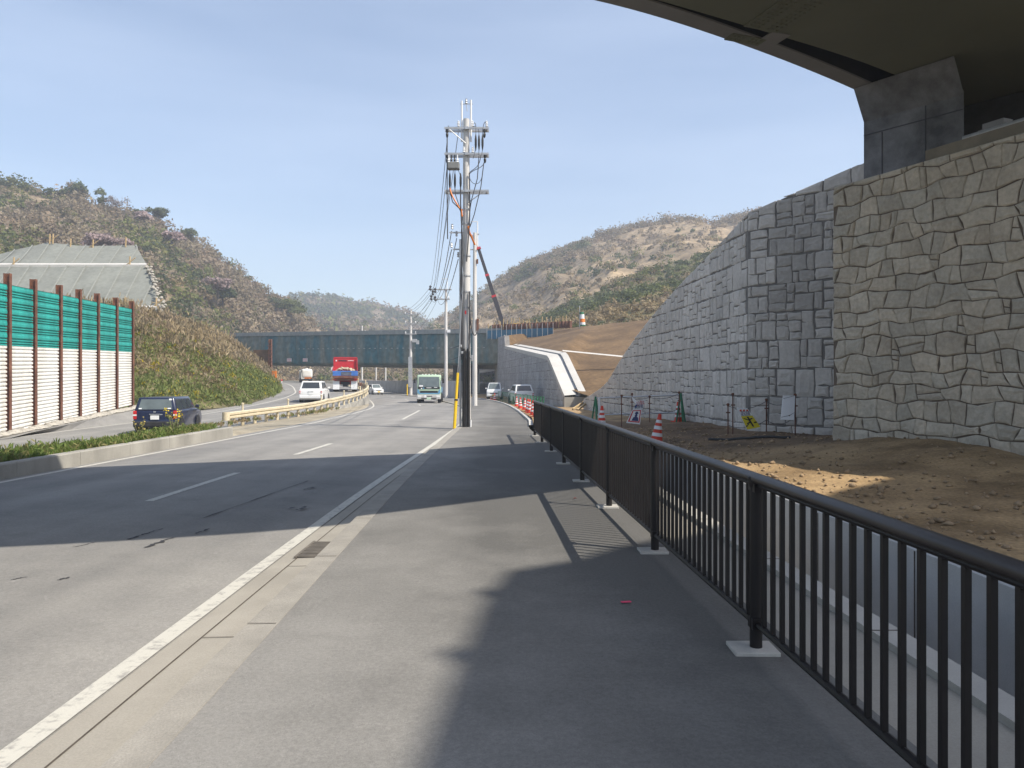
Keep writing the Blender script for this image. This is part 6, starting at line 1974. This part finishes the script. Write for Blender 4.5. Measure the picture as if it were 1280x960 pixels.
mb = MB(); mb.box((.1, -1.69, 1.82), (1.0, .02, .36)); mb.build('worn_centre', mat('worn_dark_patch', (.08, .09, .12), .8, .5, 5), tg)
mb = MB(); mb.box((0, -1.6, 1.48), (2.46, .2, .22)); mb.build('bed_sill', M['rust'], t)
mb = MB(); mb.box((0, -1.5, 1.22), (2.3, .12, .2)); mb.build('rear_crossbar', M['rust'], t)
rb = random.Random(3); mb = MB()
for k in range(60):
    x, y = rb.uniform(-.85, .95), rb.uniform(-1.3, 2.6); r = rb.uniform(.12, .32); z = 2.0 + .42 * math.exp(-(x * x) / .7) * rb.uniform(.4, 1)
    b = len(mb.v); vs = [(x + r * rb.uniform(.6, 1.2) * p[0], y + r * rb.uniform(.6, 1.2) * p[1], z + r * .7 * p[2]) for p in ((1,0,0),(-1,0,0),(0,1,0),(0,-1,0),(0,0,1),(0,0,-1))]
    mb.add(vs, [(0,2,4),(2,1,4),(1,3,4),(3,0,4),(2,0,5),(1,2,5),(3,1,5),(0,3,5)])
mb.build('rubble_load', M['rubble'], t)
for sx in (-1, 1):
    mb = MB(); mb.box((sx * .88, -1.35, .66), (.62, .03, .85)); mb.build('mud_flap', M['sign_white'], t)
    for yy in (-.55, .75, 4.5): wheel(t, sx * .92, yy, .48, .30 if yy > 2 else .52, sx)
    mb = MB(); mb.box((sx * 1.0, -1.52, 1.22), (.3, .1, .12)); mb.build('tail_light', M['red_lamp'], t)
    mb = MB(); mb.box((sx * 1.22, -1.52, 1.26), (.1, .1, .14)); mb.build('indicator', M['orange_lamp'], t)
    mb = MB(); mb.box((sx * 1.42, 4.9, 2.35), (.22, .1, .42)); mb.tube([(sx * 1.1, 4.9, 2.6), (sx * 1.42, 4.9, 2.6)], .03, 6); mb.build('mirror', M['black'] if sx > 0 else M['sign_white'], t)
mb = MB(); mb.box((0, 4.9, 1.75), (2.3, 1.9, 2.1)); mb.build('cab', M['red_paint'], t, bevel=.1)

# ---- white tank truck in the distance
t = thing('tank_truck', (-37.0, 138, ZL(138) + .02), 'white tank truck with an orange rear bumper far ahead on the bend', 'truck', 'vehicles on the road', math.radians(18)); t.scale = (.92, .92, .86)
mb = MB(); mb.box((0, 1.5, .65), (.9, 6.5, .3)); mb.build('chassis', M['dark'], t)
mb = MB(); mb.box((.08, .7, 1.85), (2.1, 5.2, 1.9)); mb.build('tank', M['tank_white'], t, smooth=True, bevel=.42, seg=4)
mb = MB(); mb.lathe([(.3, 2.7), (.3, 2.95), (.0, 2.98)], c=(.1, .2, 0), n=12); mb.build('filler_dome', M['tank_white'], t)
mb = MB(); mb.box((-.7, -1.3, 1.3), (.6, .9, 1.3)); mb.build('side_locker', M['tank_white'], t, bevel=.05)
mb = MB(); mb.box((.25, -1.98, .92), (1.3, .08, .24)); mb.build('rear_bumper', M['orange_lamp'], t)
mb = MB(); mb.box((0, -1.9, .62), (2.2, .1, .25)); mb.build('underrun_bar', M['dark'], t)
mb = MB(); mb.box((0, 4.2, 1.6), (2.2, 1.7, 2.0)); mb.build('cab', M['tank_white'], t, bevel=.1)
for sx in (-1, 1):
    for yy in (-.6, .6, 4.0): wheel(t, sx * .9, yy, .45, .4, sx)

# ---- pale green truck facing the viewer
t = thing('flatbed_truck', (-7.3, 67.5, ZR(66.5) + .03), 'pale green lorry with light blue stripes coming towards the camera', 'truck', 'vehicles on the road', math.radians(180 + 4)); t.scale = (.95, .95, .88)
mb = MB(); mb.extrude_x([(0, .62), (0, 1.45), (-.02, 1.55), (-.22, 2.72), (-.42, 2.84), (-1.9, 2.84), (-2.0, 2.6), (-2.0, .62)], -1.1, 1.1); mb.build('cab', M['green_paint'], t, bevel=.10, seg=3, smooth=True, angle=20)
a = lambda x, z: Vector((x, -.02 - .2 * (z - 1.55) / 1.17 + .0, z))
mb = MB(); mb.add([a(-.98, 1.60) + Vector((0, .012, 0)), a(.98, 1.60) + Vector((0, .012, 0)), a(.92, 2.62) + Vector((0, .014, 0)), a(-.92, 2.62) + Vector((0, .014, 0))], [(0, 1, 2, 3)]); mb.build('windscreen', M['glass_clear'], t)
mb = MB(); mb.box((0, .006, 1.52), (2.0, .03, .20)); mb.build('dark_band', M['black'], t)
mb = MB(); mb.box((0, .025, 1.53), (.46, .012, .06)); mb.box((-.62, .025, 1.56), (.30, .012, .05)); mb.build('lettering', M['sign_white'], t)
mb = MB(); mb.box((.72, .02, 1.72), (.34, .012, .16)); mb.box((.68, .025, 1.47), (.12, .012, .12)); mb.build('window_cards', M['sign_white'], t)
mb = MB(); mb.box((.50, .026, 1.49), (.12, .012, .12)); mb.build('sticker', M['sky_paint'], t)
mb = MB(); mb.box((0, .01, 1.12), (1.62, .04, .22)); mb.build('grille', M['black'], t)
mb = MB(); mb.box((0, .014, .97), (1.9, .04, .10))
for sx in (-1, 1): mb.add([(sx * .82, .036, .98), (sx * 1.06, .036, .98), (sx * 1.06, .036, 1.36), (sx * .92, .036, 1.36)], [(0, 1, 2, 3)])
mb.build('stripe', M['sky_paint'], t)
mb = MB(); mb.box((0, .06, .62), (2.2, .30, .46)); mb.build('front_bumper', M['silver'], t, bevel=.05)
mb = MB(); mb.box((0, .2, .70), (.62, .04, .08)); mb.box((0, .2, .50), (1.4, .04, .10)); mb.build('bumper_slots', M['black'], t)
mb = MB(); mb.box((0, .22, .47), (.4, .02, .2)); mb.build('number_plate', mat('pale_green_plate', (.5, .66, .5), .5), t)
mb = MB(); mb.lathe([(.0, .0), (.13, 0), (.13, .02), (0, .03)], c=(.33, .2, .66), n=14, axis='Y'); mb.build('round_plate', M['sign_white'], t)
for sx in (-1, 1):
    mb = MB(); mb.box((sx * .86, .2, .66), (.34, .05, .2)); mb.build('headlight', M['clear_lamp'], t, bevel=.03)
    mb = MB(); mb.box((sx * 1.32, -.02, 2.2), (.18, .1, .42)); mb.tube([(sx * 1.05, -.1, 2.5), (sx * 1.32, -.02, 2.45)], .025, 6); mb.build('mirror', M['black'], t, bevel=.02)
    mb = MB(); mb.box((sx * 1.104, -.75, 2.05), (.02, .85, .75)); mb.build('side_window', M['glass'], t)
    for yy in (-1.0, -5.2): wheel(t, sx * .93, yy, .44, .30 if yy > -2 else .5, sx)
    mb = MB(); mb.lathe([(0, 0), (.53, 0), (.55, sx * .02)], c=(sx * 1.102, -1.0, .55), n=18, axis='X'); mb.build('wheel_arch', M['dark'], t)
mb = MB()
for x in (-.6, -.3, 0, .3, .6): mb.box((x, -.6, 2.87), (.16, .08, .07))
mb.build('roof_lamps', M['clear_lamp'], t)
mb = MB(); mb.box((0, -4.4, .72), (.9, 5.2, .3)); mb.build('chassis', M['dark'], t)
mb = MB(); mb.box((0, -4.4, 1.05), (2.2, 4.8, .12)); mb.box((1.08, -4.4, 1.3), (.05, 4.8, .5)); mb.box((-1.08, -4.4, 1.3), (.05, 4.8, .5)); mb.box((0, -2.05, 1.6), (2.2, .08, 1.1)); mb.build('flat_bed', M['sky_paint'], t)

# ------------------------------------------------------------------ the air
hz = bpy.data.materials.new('hazy_air'); hz.use_nodes = True
nt = hz.node_tree; nt.nodes.remove(nt.nodes['Principled BSDF'])
pv = nt.nodes.new('ShaderNodeVolumePrincipled'); pv.inputs['Color'].default_value = (.80, .87, 1.0, 1); pv.inputs['Density'].default_value = HAZE
pv.inputs['Anisotropy'].default_value = 0.15
nt.links.new(pv.outputs[0], nt.nodes['Material Output'].inputs['Volume'])
mb = MB(); mb.box((0, 380, 68.7), (900, 1000, 141.6))
hb = mb.build('haze', hz); tag(hb, 'thin spring haze filling the valley', 'haze', kind='stuff')
